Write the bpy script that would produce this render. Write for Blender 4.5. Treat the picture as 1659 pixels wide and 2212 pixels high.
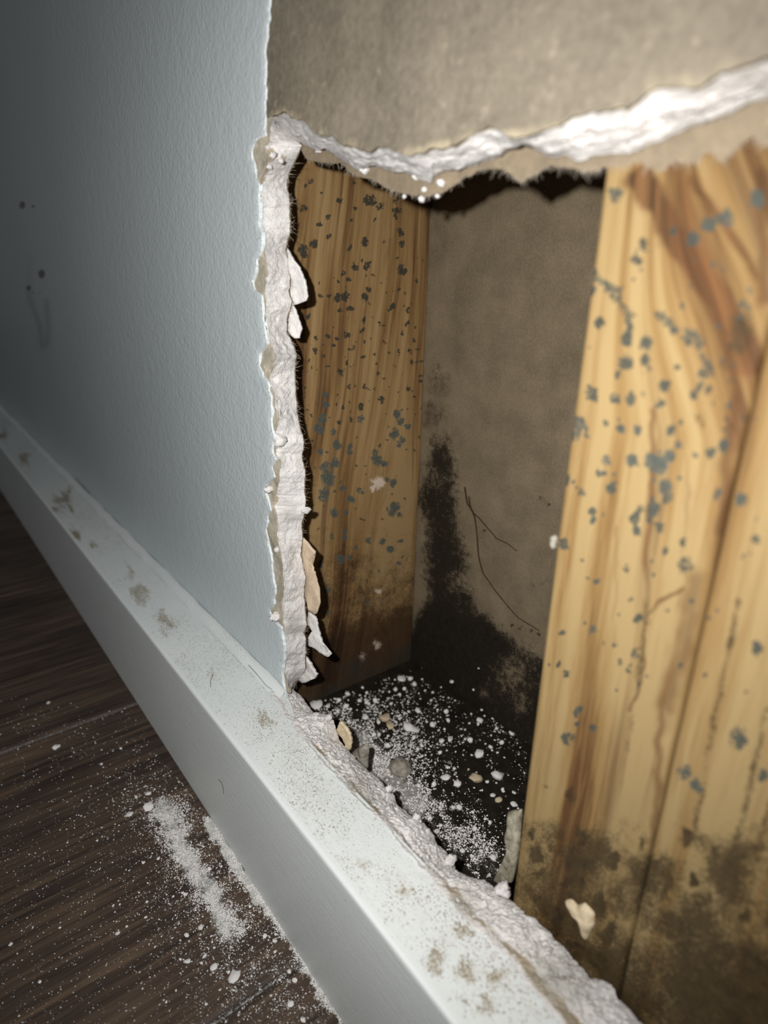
import bpy, math, random
import numpy as np
from mathutils import Matrix, Vector

for o in list(bpy.data.objects): bpy.data.objects.remove(o)
scene = bpy.context.scene
COL = scene.collection
rng = np.random.default_rng(7)
random.seed(7)

# ------------------------------------------------------------------ camera
# Working unit u = camera distance to the wall face = 0.105 m.  X along the wall, Y into the wall, Z up, camera at (0,-1,0) u.
U = 0.105
FZ = -2.13                                  # floor level in u
CX, CY, F = 829.5, 1106.0, 1400.0
def _n(v): return v / np.linalg.norm(v)
_dn = _n(np.array([742 - CX, 4800 - CY, F]))
_lf = np.array([-320 - CX, 575 - CY, F]); _lf = _n(_lf - _dn * np.dot(_lf, _dn))
_up = -_dn; _X = -_lf; _Y = np.cross(_up, _X)
if _Y[2] < 0: _Y = -_Y
R = np.stack([_X, _Y, _up])                 # world = R @ cam
CAM = np.array([0.0, -1.0, 0.0])
RIGHT, DOWN, FWD = R @ [1, 0, 0], R @ [0, 1, 0], R @ [0, 0, 1]

def W(p):                                   # u -> metres
    p = np.asarray(p, float)
    return np.stack([p[..., 0] * U, p[..., 1] * U, (p[..., 2] - FZ) * U], -1)

cam = bpy.data.cameras.new('camera'); camo = bpy.data.objects.new('camera', cam); COL.objects.link(camo)
M = Matrix.Identity(4)
for i in range(3):
    M[i][0], M[i][1], M[i][2] = RIGHT[i], -DOWN[i], -FWD[i]
    M[i][3] = W(CAM)[i]
camo.matrix_world = M
cam.sensor_fit = 'HORIZONTAL'; cam.sensor_width = 36.0; cam.lens = 36.0 * F / 1659.0
cam.clip_start = 0.004; cam.clip_end = 50
cam.dof.use_dof = True; cam.dof.focus_distance = 2.35 * U; cam.dof.aperture_fstop = 13.0
scene.camera = camo

# ------------------------------------------------------------------ light: dim room + the phone's flash beside the lens
wd = bpy.data.worlds.new('World'); scene.world = wd; wd.use_nodes = True
bg = wd.node_tree.nodes['Background']; bg.inputs[0].default_value = (0.63, 0.648, 0.66, 1); bg.inputs[1].default_value = 0.14
fl = bpy.data.lights.new('phone_flash', 'SPOT'); fl.energy = 3.1; fl.color = (1.0, 0.98, 0.95); fl.shadow_soft_size = 0.002
fl.spot_size = math.radians(124); fl.spot_blend = 1.0
flo = bpy.data.objects.new('phone_flash', fl); COL.objects.link(flo)
flo.matrix_world = M.copy(); flo.location = W(CAM + RIGHT * -0.143 + DOWN * -0.103)
vs = scene.view_settings
vs.view_transform = 'Standard'; vs.look = 'None'; vs.gamma = 1.0; vs.use_curve_mapping = False; vs.exposure = 0.0

# ------------------------------------------------------------------ picture <-> place
def at(px, py, axis, val):                  # photo pixel on the plane axis = val, in u
    px = np.asarray(px, float); py = np.asarray(py, float)
    d = np.stack([px - CX, py - CY, np.full(px.shape, F)], -1) @ R.T
    t = (val - CAM[axis]) / d[..., axis]
    return CAM + d * t[..., None]
def proj(P):
    c = (np.asarray(P) - CAM) @ R
    z = np.maximum(c[..., 2], 0.05)
    return c[..., 0] / z * F + CX, c[..., 1] / z * F + CY
CR = dict(A=(400, 0, 2.6333), B=(1000, 0, 2.5175), C=(400, 500, 2.765), D=(400, 1100, 2.765), E=(850, 1000, 3.687),
          F=(650, 1400, 2.765), G=(1060, 600, 2.77), H=(1000, 1300, 2.425), I=(400, 1450, 1.659), J=(0, 1500, 2.127), K=(200, 1700, 3.318),
          L=(0, 850, 2.676), M=(0, 0, 2.458))
def cr(k, pts):
    ox, oy, s = CR[k]
    return [(ox + p[0] / s, oy + p[1] / s) + tuple(q / s for q in p[2:3]) + tuple(p[3:]) for p in pts]

# ------------------------------------------------------------------ noise
def _hash(i, j, k, seed):
    h = (i * 374761393 + j * 668265263 + k * 2147483647 + seed * 974634777) & 0xFFFFFFFF
    h = ((h ^ (h >> 13)) * 1274126177) & 0xFFFFFFFF
    h = h ^ (h >> 16)
    return (h & 0xFFFFFF) / float(0xFFFFFF)
def vnoise(P, scale, seed=0):
    q = np.asarray(P, float) * scale
    f = np.floor(q); t = q - f; t = t * t * (3 - 2 * t); f = f.astype(np.int64)
    r = 0
    for a in (0, 1):
        wa = t[..., 0] if a else 1 - t[..., 0]
        for b in (0, 1):
            wb = t[..., 1] if b else 1 - t[..., 1]
            for c in (0, 1):
                wc = t[..., 2] if c else 1 - t[..., 2]
                r = r + wa * wb * wc * _hash(f[..., 0] + a, f[..., 1] + b, f[..., 2] + c, seed)
    return r
def fbm(P, scale, octv=4, seed=0, gain=0.5):
    r = 0; a = 1; tot = 0
    for o in range(octv):
        r = r + a * (vnoise(P, scale * 2 ** o, seed + o * 17) - 0.5); tot += a; a *= gain
    return r / tot * 2                      # about -1..1
def sstep(a, b, x):
    t = np.clip((x - a) / (b - a), 0, 1); return t * t * (3 - 2 * t)
def spots(px, py, lst, aspect=1.0):
    v = np.zeros(px.shape)
    for s in lst:
        k = s[3] if len(s) > 3 else 1.0
        m = (np.abs(px - s[0]) < s[2] * 3) & (np.abs(py - s[1]) < s[2] * 3 * aspect)
        if not m.any(): continue
        d2 = ((px[m] - s[0]) / s[2]) ** 2 + ((py[m] - s[1]) / (s[2] * aspect)) ** 2
        v[m] = np.maximum(v[m], k * np.exp(-d2))
    return v
def warp(px, py, a=6.0, f=0.06, seed=0):
    q = np.stack([px * f, py * f, px * 0], -1)
    return px + a * fbm(q, 1, 3, 100 + seed, 0.6), py + a * fbm(q, 1, 3, 200 + seed, 0.6)
def segdist(px, py, pts):
    d = np.full(px.shape, 1e9)
    for (a, b) in zip(pts[:-1], pts[1:]):
        ax, ay, bx, by = a[0], a[1], b[0], b[1]
        L = (bx - ax) ** 2 + (by - ay) ** 2 + 1e-9
        t = np.clip(((px - ax) * (bx - ax) + (py - ay) * (by - ay)) / L, 0, 1)
        d = np.minimum(d, np.hypot(px - ax - t * (bx - ax), py - ay - t * (by - ay)))
    return d
def inpoly(px, py, pts):
    c = np.zeros(px.shape, bool)
    n = len(pts)
    for i in range(n):
        x0, y0 = pts[i][:2]; x1, y1 = pts[(i + 1) % n][:2]
        if y0 == y1: continue
        k = ((y0 > py) != (y1 > py)) & (px < (x1 - x0) * (py - y0) / (y1 - y0) + x0)
        c ^= k
    return c
def polymask(px, py, pts, soft):
    d = segdist(px, py, list(pts) + [pts[0]])
    return sstep(-soft, soft, np.where(inpoly(px, py, pts), d, -d))

# ------------------------------------------------------------------ mesh helpers
def tag(o, label=None, cat=None, group=None, kind=None):
    if label: o['label'] = label
    if cat: o['category'] = cat
    if group: o['group'] = group
    if kind: o['kind'] = kind
    return o
def mesh(name, V, faces, mat, parent=None, attrs=None, smooth=True, origin=None, metres=False):
    V = np.asarray(V, float).reshape(-1, 3)
    if not metres: V = W(V)
    off = np.zeros(3)
    if origin is not None: off = W(np.asarray(origin, float)) if not metres else np.asarray(origin, float)
    V = V - off
    me = bpy.data.meshes.new(name)
    if isinstance(faces, np.ndarray):
        k = faces.shape[1]; nf = len(faces)
        me.vertices.add(len(V)); me.vertices.foreach_set('co', V.astype(np.float32).ravel())
        me.loops.add(nf * k); me.loops.foreach_set('vertex_index', faces.astype(np.int32).ravel())
        me.polygons.add(nf); me.polygons.foreach_set('loop_start', np.arange(0, nf * k, k, dtype=np.int32))
        me.update(calc_edges=True); me.validate()
    else:
        me.from_pydata(V.tolist(), [], faces); me.update()
    if attrs:
        for k, a in attrs.items():
            a = np.asarray(a, np.float32)
            if a.ndim == 2:
                at_ = me.attributes.new(k, 'FLOAT_VECTOR', 'POINT'); at_.data.foreach_set('vector', a.ravel())
            else:
                at_ = me.attributes.new(k, 'FLOAT', 'POINT'); at_.data.foreach_set('value', a.ravel())
    if smooth: me.polygons.foreach_set('use_smooth', [True] * len(me.polygons))
    if mat: me.materials.append(mat)
    o = bpy.data.objects.new(name, me); COL.objects.link(o); o.location = Vector(off)
    if parent is not None:
        o.parent = parent; o.location = Vector(off) - Vector(parent.location)
    return o
def quads(nr, nc, flip=False, wrap=False):
    r = np.arange(nr - 1)[:, None]; c = np.arange(nc if wrap else nc - 1)[None, :]
    c1 = (c + 1) % nc
    a = r * nc + c; b = r * nc + c1; d = (r + 1) * nc + c; e = (r + 1) * nc + c1
    q = np.stack([a, b, e, d], -1).reshape(-1, 4)
    return q[:, ::-1].copy() if flip else q
def grid(name, P, mat, parent=None, attrs=None, flip=False, **k):   # P (nr,nc,3) in u
    nr, nc = P.shape[:2]
    at2 = {n: np.asarray(a).reshape((-1, 3) if np.asarray(a).ndim == 3 else -1) for n, a in (attrs or {}).items()}
    return mesh(name, P.reshape(-1, 3), quads(nr, nc, flip), mat, parent, at2, **k)
def interp_poly(pts, s, key=1):             # monotone polyline lookup
    pts = sorted(pts, key=lambda p: p[key]); k = np.array([p[key] for p in pts]); v = np.array([p[1 - key] for p in pts])
    return np.interp(s, k + np.arange(len(k)) * 1e-6, v)
def empty(name, loc):
    o = bpy.data.objects.new(name, None); COL.objects.link(o); o.location = Vector(W(loc)); o.empty_display_size = 0.01
    return o

# ------------------------------------------------------------------ materials
class MB:
    def __init__(s, name):
        s.m = bpy.data.materials.new(name); s.m.use_nodes = True; s.t = s.m.node_tree; s.n = s.t.nodes
        s.b = s.n['Principled BSDF']; s.out = s.n['Material Output']; s.tc = None
    def link(s, a, b): s.t.links.new(a, b)
    def set(s, inp, v):
        if isinstance(v, bpy.types.NodeSocket): s.link(v, inp)
        else: inp.default_value = v
    def obj(s):
        if not s.tc: s.tc = s.n.new('ShaderNodeTexCoord')
        return s.tc.outputs['Object']
    def attr(s, name, vec=False):
        a = s.n.new('ShaderNodeAttribute'); a.attribute_name = name
        return a.outputs['Vector'] if vec else a.outputs['Fac']
    def scale(s, v, sc, loc=(0, 0, 0)):
        m = s.n.new('ShaderNodeMapping'); s.link(v, m.inputs[0]); m.inputs['Scale'].default_value = sc; m.inputs['Location'].default_value = loc
        return m.outputs[0]
    def noise(s, v, sc, det=4, rough=0.55, dist=0.0):
        n = s.n.new('ShaderNodeTexNoise'); s.link(v, n.inputs['Vector'])
        n.inputs['Scale'].default_value = sc; n.inputs['Detail'].default_value = det; n.inputs['Roughness'].default_value = rough; n.inputs['Distortion'].default_value = dist
        return n.outputs['Fac']
    def vor(s, v, sc, feat='F1', out='Distance', rand=1.0):
        n = s.n.new('ShaderNodeTexVoronoi'); s.link(v, n.inputs['Vector']); n.feature = feat
        n.inputs['Scale'].default_value = sc; n.inputs['Randomness'].default_value = rand
        return n.outputs[out]
    def math(s, op, a, b=0.0, c=0.0, clamp=False):
        n = s.n.new('ShaderNodeMath'); n.operation = op; n.use_clamp = clamp
        s.set(n.inputs[0], a); s.set(n.inputs[1], b)
        if op in ('MULTIPLY_ADD',): s.set(n.inputs[2], c)
        return n.outputs[0]
    def step(s, v, a, b, lo=0.0, hi=1.0):
        n = s.n.new('ShaderNodeMapRange'); n.interpolation_type = 'SMOOTHSTEP'; s.link(v, n.inputs[0])
        n.inputs[1].default_value = a; n.inputs[2].default_value = b; n.inputs[3].default_value = lo; n.inputs[4].default_value = hi
        return n.outputs[0]
    def ramp(s, v, stops):
        n = s.n.new('ShaderNodeValToRGB'); s.link(v, n.inputs[0]); e = n.color_ramp.elements
        while len(e) < len(stops): e.new(0.5)
        for x, (p, c) in zip(e, stops): x.position = p; x.color = (*c, 1)
        return n.outputs[0]
    def mix(s, f, a, b, mode='MIX'):
        n = s.n.new('ShaderNodeMix'); n.data_type = 'RGBA'; n.blend_type = mode; n.clamp_factor = True
        s.set(n.inputs[0], f)
        for i, v in ((6, a), (7, b)):
            if isinstance(v, tuple) and len(v) == 3: v = (*v, 1)
            s.set(n.inputs[i], v)
        return n.outputs[2]
    def bump(s, h, strength, dist, prev=None):
        n = s.n.new('ShaderNodeBump'); s.link(h, n.inputs['Height']); n.inputs['Strength'].default_value = strength; n.inputs['Distance'].default_value = dist
        if prev is not None: s.link(prev, n.inputs['Normal'])
        return n.outputs[0]
    def done(s, col, rough=0.7, normal=None, spec=0.3):
        if isinstance(col, tuple) and len(col) == 3: col = (*col, 1)
        s.set(s.b.inputs['Base Color'], col); s.set(s.b.inputs['Roughness'], rough); s.b.inputs['Specular IOR Level'].default_value = spec
        if normal is not None: s.link(normal, s.b.inputs['Normal'])
        return s.m
def lin(r, g, b):
    f = lambda c: (c / 255 / 12.92) if c / 255 <= 0.04045 else ((c / 255 + 0.055) / 1.055) ** 2.4
    return (f(r), f(g), f(b))

def m_paint():
    m = MB('blue_grey_wall_paint'); o = m.obj()
    h = m.noise(o, 620, 2, 0.5, 0.4); h2 = m.noise(o, 160, 2)
    nb = m.bump(h, 0.42, 0.0006); nb = m.bump(h2, 0.25, 0.001, nb)
    tint = m.noise(o, 9, 3)
    c = m.ramp(tint, [(0.3, lin(189, 198, 201)), (0.7, lin(197, 205, 208))])
    st = m.attr('stain'); n = m.noise(o, 900, 3)
    f = m.step(m.math('ADD', st, m.math('MULTIPLY', m.math('SUBTRACT', n, 0.5), 0.5)), 0.3, 0.6)
    c = m.mix(m.math('MULTIPLY', f, 0.85), c, lin(70, 58, 40))
    sm = m.attr('smear'); c = m.mix(m.math('MULTIPLY', sm, 0.4), c, lin(90, 92, 88))
    return m.done(c, 0.42, nb, 0.35)
def m_trim():
    m = MB('white_trim_paint'); o = m.obj()
    sp = m.noise(m.scale(o, (1, 1.4, 1)), 1500, 2, 0.6); big = m.noise(o, 90, 3, 0.6)
    d = m.attr('dirt')
    f = m.step(m.math('ADD', m.math('ADD', sp, m.math('MULTIPLY', d, 0.30)), m.math('MULTIPLY', m.math('SUBTRACT', big, 0.5), 0.22)), 0.70, 0.80)
    c = m.ramp(m.noise(o, 14, 3), [(0.3, lin(211, 217, 217)), (0.7, lin(220, 224, 223))])
    c = m.mix(m.math('MULTIPLY', f, 0.8), c, lin(120, 104, 80))
    hz = m.step(m.math('ADD', d, m.math('MULTIPLY', m.math('SUBTRACT', m.noise(o, 260, 4, 0.65), 0.5), 1.0)), 0.35, 1.0)
    c = m.mix(m.math('MULTIPLY', hz, 0.5), c, lin(152, 138, 112))
    br = m.noise(m.scale(o, (70, 900, 900)), 1.0, 3)          # brush strokes along the board
    nb = m.bump(br, 0.25, 0.0004); nb = m.bump(m.noise(o, 1100, 2), 0.18, 0.0004, nb)
    return m.done(c, 0.4, nb, 0.35)
def m_gypsum():
    m = MB('crumbled_white_gypsum'); o = m.obj()
    n1 = m.noise(o, 330, 5, 0.65); n2 = m.noise(o, 2600, 3, 0.6)
    c = m.ramp(n1, [(0.25, lin(208, 204, 201)), (0.6, lin(224, 221, 219)), (0.85, lin(236, 234, 232))])
    k = m.attr('kraft'); kn = m.noise(o, 520, 4, 0.6)
    f = m.step(m.math('ADD', k, m.math('MULTIPLY', m.math('SUBTRACT', kn, 0.5), 0.9)), 0.38, 0.6)
    c = m.mix(m.math('MULTIPLY', f, 0.85), c, m.ramp(kn, [(0.3, lin(138, 120, 92)), (0.7, lin(178, 162, 134))]))
    g = m.attr('grey'); c = m.mix(m.math('MULTIPLY', g, 0.75), c, lin(168, 166, 158))
    nb = m.bump(n1, 0.6, 0.0012); nb = m.bump(n2, 0.8, 0.0005, nb)
    return m.done(c, 0.9, nb, 0.15)
def m_kraft(name, a, b, seed=0):
    m = MB(name); o = m.scale(m.obj(), (1, 1, 1), (seed, 0, 0))
    n1 = m.noise(o, 55, 4, 0.6); n2 = m.noise(o, 520, 4, 0.7); n3 = m.noise(o, 260, 3)
    c = m.ramp(m.math('ADD', m.math('MULTIPLY', n1, 0.5), m.math('MULTIPLY', n2, 0.5)), [(0.34, a), (0.62, b)])
    c = m.mix(m.step(n3, 0.62, 0.74, 0, 0.35), c, tuple(min(1, x * 1.7) for x in b))
    p = m.attr('pale'); pn = m.noise(o, 420, 4, 0.6)
    f = m.step(m.math('ADD', p, m.math('MULTIPLY', m.math('SUBTRACT', pn, 0.5), 0.7)), 0.35, 0.8)
    c = m.mix(m.math('MULTIPLY', f, 0.6), c, lin(172, 160, 134))
    nb = m.bump(n2, 0.35, 0.0004)
    return m.done(c, 0.92, nb, 0.15)
def m_backboard():
    m = MB('mouldy_brown_board_paper'); o = m.obj()
    n1 = m.noise(o, 60, 4, 0.6); n2 = m.noise(o, 900, 4, 0.7); n3 = m.noise(o, 300, 5, 0.7); n4 = m.noise(o, 1900, 3, 0.6)
    c = m.ramp(m.math('ADD', m.math('MULTIPLY', n1, 0.55), m.math('MULTIPLY', n2, 0.45)), [(0.34, lin(100, 89, 72)), (0.64, lin(132, 118, 96))])
    fz = m.attr('haze'); c = m.mix(m.step(m.math('ADD', fz, m.math('MULTIPLY', m.math('SUBTRACT', n3, 0.5), 1.2)), 0.3, 1.0, 0, 0.75), c, lin(58, 46, 32))
    md = m.attr('mold')
    t = m.math('ADD', md, m.math('ADD', m.math('MULTIPLY', m.math('SUBTRACT', n3, 0.5), 0.95), m.math('MULTIPLY', m.math('SUBTRACT', n4, 0.5), 1.3)))
    f = m.step(t, 0.34, 0.60)
    c = m.mix(m.math('MULTIPLY', f, 0.96), c, m.ramp(n3, [(0.35, lin(16, 15, 12)), (0.7, lin(40, 34, 26))]))
    sp = m.step(m.vor(o, 230), 0.0, 0.055, 1, 0); c = m.mix(m.math('MULTIPLY', sp, m.math('MULTIPLY', m.step(m.noise(o, 40, 2), 0.5, 0.6), 0.8)), c, lin(215, 210, 200))
    nb = m.bump(n2, 0.3, 0.0004); nb = m.bump(t, 0.25, 0.0006, nb)
    return m.done(c, 0.93, nb, 0.12)
def m_wood(name, light, mid, dark, fr=1.0, seed=0.0, rot=((30, 24, 16), (74, 60, 38)), rotline=0.3):
    m = MB(name); g = m.scale(m.attr('grain', True), (1, 1, 1), (seed, seed * 0.7, seed * 1.3)); o = m.obj()
    wide = m.noise(m.scale(g, (9 * fr, 2.5, 0.55)), 1.0, 3, 0.5, 0.3)
    line = m.noise(m.scale(g, (34 * fr, 9, 0.9)), 1.0, 4, 0.6, 0.2)
    fine = m.noise(m.scale(g, (150 * fr, 60, 7)), 1.0, 4, 0.7)
    v = m.math('ADD', m.math('MULTIPLY', wide, 0.52), m.math('ADD', m.math('MULTIPLY', line, 0.32), m.math('MULTIPLY', fine, 0.16)))
    c = m.ramp(v, [(0.40, dark), (0.48, mid), (0.57, light)])
    rs = m.step(m.noise(m.scale(g, (22 * fr, 6, 0.7), (3.1, 0, 0)), 1.0, 3), 0.58, 0.72, 0, 0.55)
    c = m.mix(rs, c, tuple(x * y for x, y in zip(dark, (0.75, 0.62, 0.55))))
    n3 = m.noise(o, 330, 5, 0.7); n4 = m.noise(o, 1500, 4, 0.65)
    w = m.math('ADD', m.math('MULTIPLY', m.math('SUBTRACT', n3, 0.5), 0.55), m.math('MULTIPLY', m.math('SUBTRACT', n4, 0.5), 0.9))
    br = m.attr('brown'); f = m.step(m.math('ADD', br, m.math('MULTIPLY', m.math('SUBTRACT', line, 0.5), 1.1)), 0.25, 0.75)
    c = m.mix(m.math('MULTIPLY', f, 0.88), c, m.ramp(line, [(0.35, lin(46, 28, 17)), (0.65, lin(102, 68, 39))]))
    dk = m.attr('rot'); f = m.step(m.math('ADD', dk, m.math('ADD', w, m.math('MULTIPLY', m.math('SUBTRACT', m.noise(o, 90, 4, 0.6), 0.5), 0.6))), 0.28, 0.72)
    c = m.mix(m.math('MULTIPLY', f, 0.93), c, m.ramp(m.math('ADD', m.math('MULTIPLY', n3, 1 - rotline), m.math('MULTIPLY', v, rotline)), [(0.36, lin(*rot[0])), (0.64, lin(*rot[1]))]))
    md = m.attr('mold'); n5 = m.noise(o, 750, 4, 0.7); f = m.step(m.math('MULTIPLY', md, m.math('ADD', 1.0, m.math('ADD', m.math('MULTIPLY', w, 2.2), m.math('MULTIPLY', m.math('SUBTRACT', n5, 0.5), 3.4)))), 0.30, 0.48)
    gy = m.attr('grey')
    mc = m.mix(gy, m.ramp(n4, [(0.3, lin(30, 32, 28)), (0.7, lin(56, 58, 52))]), m.ramp(n4, [(0.3, lin(46, 53, 51)), (0.7, lin(86, 94, 89))]))
    c = m.mix(m.math('MULTIPLY', f, 0.92), c, mc)
    wh = m.attr('white'); f = m.step(m.math('ADD', wh, m.math('MULTIPLY', w, 1.3)), 0.35, 0.7); c = m.mix(m.math('MULTIPLY', f, 0.8), c, lin(205, 188, 172))
    nb = m.bump(line, 0.25, 0.0006); nb = m.bump(fine, 0.2, 0.0003, nb)
    return m.done(c, 0.72, nb, 0.2)
def m_plate():
    m = MB('black_mouldy_plate_timber'); o = m.obj()
    n1 = m.noise(o, 140, 5, 0.7); n2 = m.noise(o, 900, 5, 0.75); n3 = m.noise(o, 2600, 3, 0.7)
    c = m.ramp(n1, [(0.3, lin(20, 18, 15)), (0.7, lin(46, 40, 32))])
    d = m.attr('dust')
    t = m.math('ADD', d, m.math('ADD', m.math('MULTIPLY', m.math('SUBTRACT', n2, 0.5), 1.1), m.math('MULTIPLY', m.math('SUBTRACT', n3, 0.5), 0.9)))
    f = m.step(t, 0.42, 0.66); c = m.mix(m.math('MULTIPLY', f, 0.85), c, lin(178, 174, 170))
    nb = m.bump(t, 0.4, 0.0008)
    return m.done(c, 0.9, nb, 0.12)
def m_floor(i):
    m = MB('dark_brown_laminate'); o = m.scale(m.obj(), (1, 1, 1), (i * 3.7, i * 1.9, 0))
    wide = m.noise(m.scale(o, (60, 6, 1)), 1.0, 4, 0.6, 0.6); line = m.noise(m.scale(o, (420, 16, 1)), 1.0, 5, 0.65, 0.3); patch = m.noise(m.scale(o, (30, 14, 1)), 1.0, 3, 0.6)
    v = m.math('ADD', m.math('MULTIPLY', line, 0.5), m.math('ADD', m.math('MULTIPLY', wide, 0.25), m.math('MULTIPLY', patch, 0.25)))
    c = m.ramp(v, [(0.36, lin(34, 28, 26)), (0.47, lin(62, 50, 43)), (0.58, lin(92, 76, 62)), (0.68, lin(120, 98, 78))])
    d = m.attr('dust'); oo = m.obj(); n2 = m.noise(oo, 700, 5, 0.75); n3 = m.noise(oo, 3200, 3, 0.7)
    t = m.math('ADD', d, m.math('ADD', m.math('MULTIPLY', m.math('SUBTRACT', n2, 0.5), 0.9), m.math('MULTIPLY', m.math('SUBTRACT', n3, 0.5), 1.0)))
    f = m.step(t, 0.5, 0.8); c = m.mix(m.math('MULTIPLY', f, 0.85), c, lin(196, 198, 194))
    nb = m.bump(line, 0.55, 0.0009)
    return m.done(c, 0.5, nb, 0.35)
def m_plain(name, a, b, sc=600, rough=0.9):
    m = MB(name); o = m.obj(); n = m.noise(o, sc, 4, 0.6)
    return m.done(m.ramp(n, [(0.3, a), (0.7, b)]), rough, m.bump(n, 0.4, 0.0005), 0.15)

PAINT, TRIM, GYP = m_paint(), m_trim(), m_gypsum()
KRAFT = m_kraft('peeled_brown_board_paper', lin(100, 93, 82), lin(132, 123, 108))
BACKP = m_kraft('torn_beige_back_paper', lin(112, 101, 85), lin(138, 124, 104), 3.0)
FLAPP = m_kraft('fuzzy_torn_paper_lightened', lin(176, 156, 134), lin(206, 188, 164), 4.0)  # same back paper, lightened in colour to offset the weaker flash farther off
EDGEP = m_kraft('torn_kraft_edge_paper', lin(146, 138, 122), lin(188, 180, 164), 5.0)
BACKB = m_backboard()
WOOD_L = m_wood('mouldy_pine_orange', lin(148, 122, 84), lin(127, 99, 62), lin(86, 60, 37), 1.0, 0.0, ((20, 14, 10), (72, 48, 29)), 0.8)
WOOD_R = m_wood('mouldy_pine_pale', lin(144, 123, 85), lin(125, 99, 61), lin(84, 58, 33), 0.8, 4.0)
PLATE = m_plate()
CRUMB = m_plain('gypsum_crumb_white', lin(222, 218, 214), lin(242, 240, 238), 700)
CRUMB2 = m_plain('paper_chip_tan', lin(186, 168, 138), lin(214, 198, 170), 500)
GREYBIT = m_plain('grey_dusty_chip', lin(110, 106, 96), lin(170, 164, 152), 400)
FIBRE = m_plain('paper_fibre', lin(176, 164, 146), lin(200, 190, 175), 900)
STEM = m_plain('dry_brown_stem', lin(50, 38, 24), lin(86, 66, 44), 900)
HAIR = m_plain('grey_lint_hair', lin(110, 108, 104), lin(150, 148, 144), 900)
DARKHAIR = m_plain('dark_hair', lin(70, 66, 60), lin(90, 86, 80), 900)
SEAL = m_plain('yellowed_sealant', lin(92, 84, 64), lin(190, 184, 166), 330)

# ------------------------------------------------------------------ traces from the photograph (pixels)
PE = cr('A', [(478, -200), (475, 0), (470, 80), (462, 180), (448, 280), (446, 400), (450, 500), (447, 600), (450, 765), (402, 772), (372, 860), (378, 920), (395, 990), (410, 1040), (412, 1150), (415, 1280), (428, 1310)]) + \
     cr('C', [(455, 0), (455, 110), (425, 160), (415, 250), (395, 290), (410, 340), (450, 370), (460, 470), (468, 600), (480, 660), (440, 720), (435, 790), (460, 860), (485, 890), (500, 960), (510, 1060), (515, 1150), (520, 1220), (515, 1320), (530, 1350), (510, 1400), (525, 1460), (480, 1500), (478, 1560), (500, 1620), (512, 1660)]) + \
     cr('D', [(490, 30), (480, 120), (485, 200), (515, 330), (530, 450), (525, 560), (505, 590), (510, 640), (545, 680), (570, 700), (580, 790), (585, 870), (575, 960), (575, 1010), (590, 1085)])
GF = cr('A', [(490, 665), (475, 720), (480, 800), (455, 830), (470, 900), (445, 1000), (427, 1060), (425, 1180), (432, 1290)]) + \
     cr('C', [(462, 10), (470, 130), (485, 200), (475, 300), (470, 370), (480, 480), (490, 640), (520, 700), (540, 740), (520, 800), (500, 880), (525, 960), (540, 1060), (545, 1160), (535, 1230), (540, 1300), (555, 1400), (560, 1480), (540, 1560), (525, 1640)]) + \
     cr('D', [(540, 20), (545, 100), (550, 180), (570, 280), (580, 420), (580, 520), (575, 620), (580, 740), (595, 850), (580, 940), (590, 1000), (610, 1060), (625, 1085)])
GB = cr('A', [(492, 664), (520, 690), (600, 765), (665, 830), (620, 920), (590, 990), (575, 1060), (595, 1150), (595, 1250), (588, 1300)]) + \
     cr('C', [(620, 5), (600, 110), (610, 200), (625, 280), (620, 360), (635, 420), (610, 520), (605, 600), (640, 660), (660, 740), (655, 850), (655, 930), (665, 1000), (670, 1100), (690, 1190), (710, 1260), (695, 1340), (715, 1420), (710, 1500), (715, 1600), (718, 1650)]) + \
     cr('D', [(718, 10), (692, 80), (700, 180), (690, 270), (700, 330), (715, 420), (710, 500), (720, 600), (725, 690), (710, 740), (715, 800), (720, 870), (715, 950), (690, 1005), (665, 1030), (645, 1085)])
KE = cr('A', [(486, 668), (560, 640), (610, 665), (670, 685), (740, 750), (830, 770), (880, 810), (960, 840), (1060, 860), (1130, 840), (1190, 860), (1280, 890), (1400, 850), (1540, 830)]) + \
     cr('B', [(0, 770), (150, 690), (290, 745), (390, 730), (560, 670), (640, 625), (780, 610), (900, 590), (1000, 520), (1060, 470), (1280, 480), (1380, 420), (1500, 370), (1659, 310), (1800, 255)])
GL = cr('A', [(492, 690), (575, 760), (680, 825), (740, 855), (790, 850), (860, 890), (930, 940), (960, 965), (1010, 970), (1080, 940), (1140, 960), (1230, 975), (1330, 1020), (1400, 1035), (1420, 985), (1560, 960)]) + \
     cr('B', [(0, 920), (60, 890), (180, 850), (295, 790), (315, 765), (420, 820), (480, 860), (560, 850), (620, 875), (760, 830), (880, 830), (1000, 790), (1100, 750), (1220, 700), (1260, 680), (1400, 640), (1540, 570), (1659, 530), (1800, 480)])
PL = cr('A', [(640, 800), (665, 850), (690, 895), (780, 925), (880, 930), (930, 985), (1010, 1010), (1130, 1060), (1210, 1100), (1300, 1110), (1430, 1110), (1490, 1080), (1560, 1040)]) + \
     cr('B', [(0, 975), (100, 920), (220, 915), (290, 970), (320, 990), (400, 945), (480, 900), (580, 920), (680, 940), (780, 900), (850, 905), (940, 880), (1000, 910), (1080, 935), (1130, 890), (1260, 870), (1340, 830), (1420, 870), (1500, 800), (1580, 740), (1659, 790), (1800, 740)])
XR = 3.0                                    # right end of the sheet, beyond the frame
BT = 0.11                                   # board thickness
Z_BB = -1.555; Y_BB = -0.283
YB = 0.98; ZP = -1.987; XS = -2.257         # back board, plate top, left stud face

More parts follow.
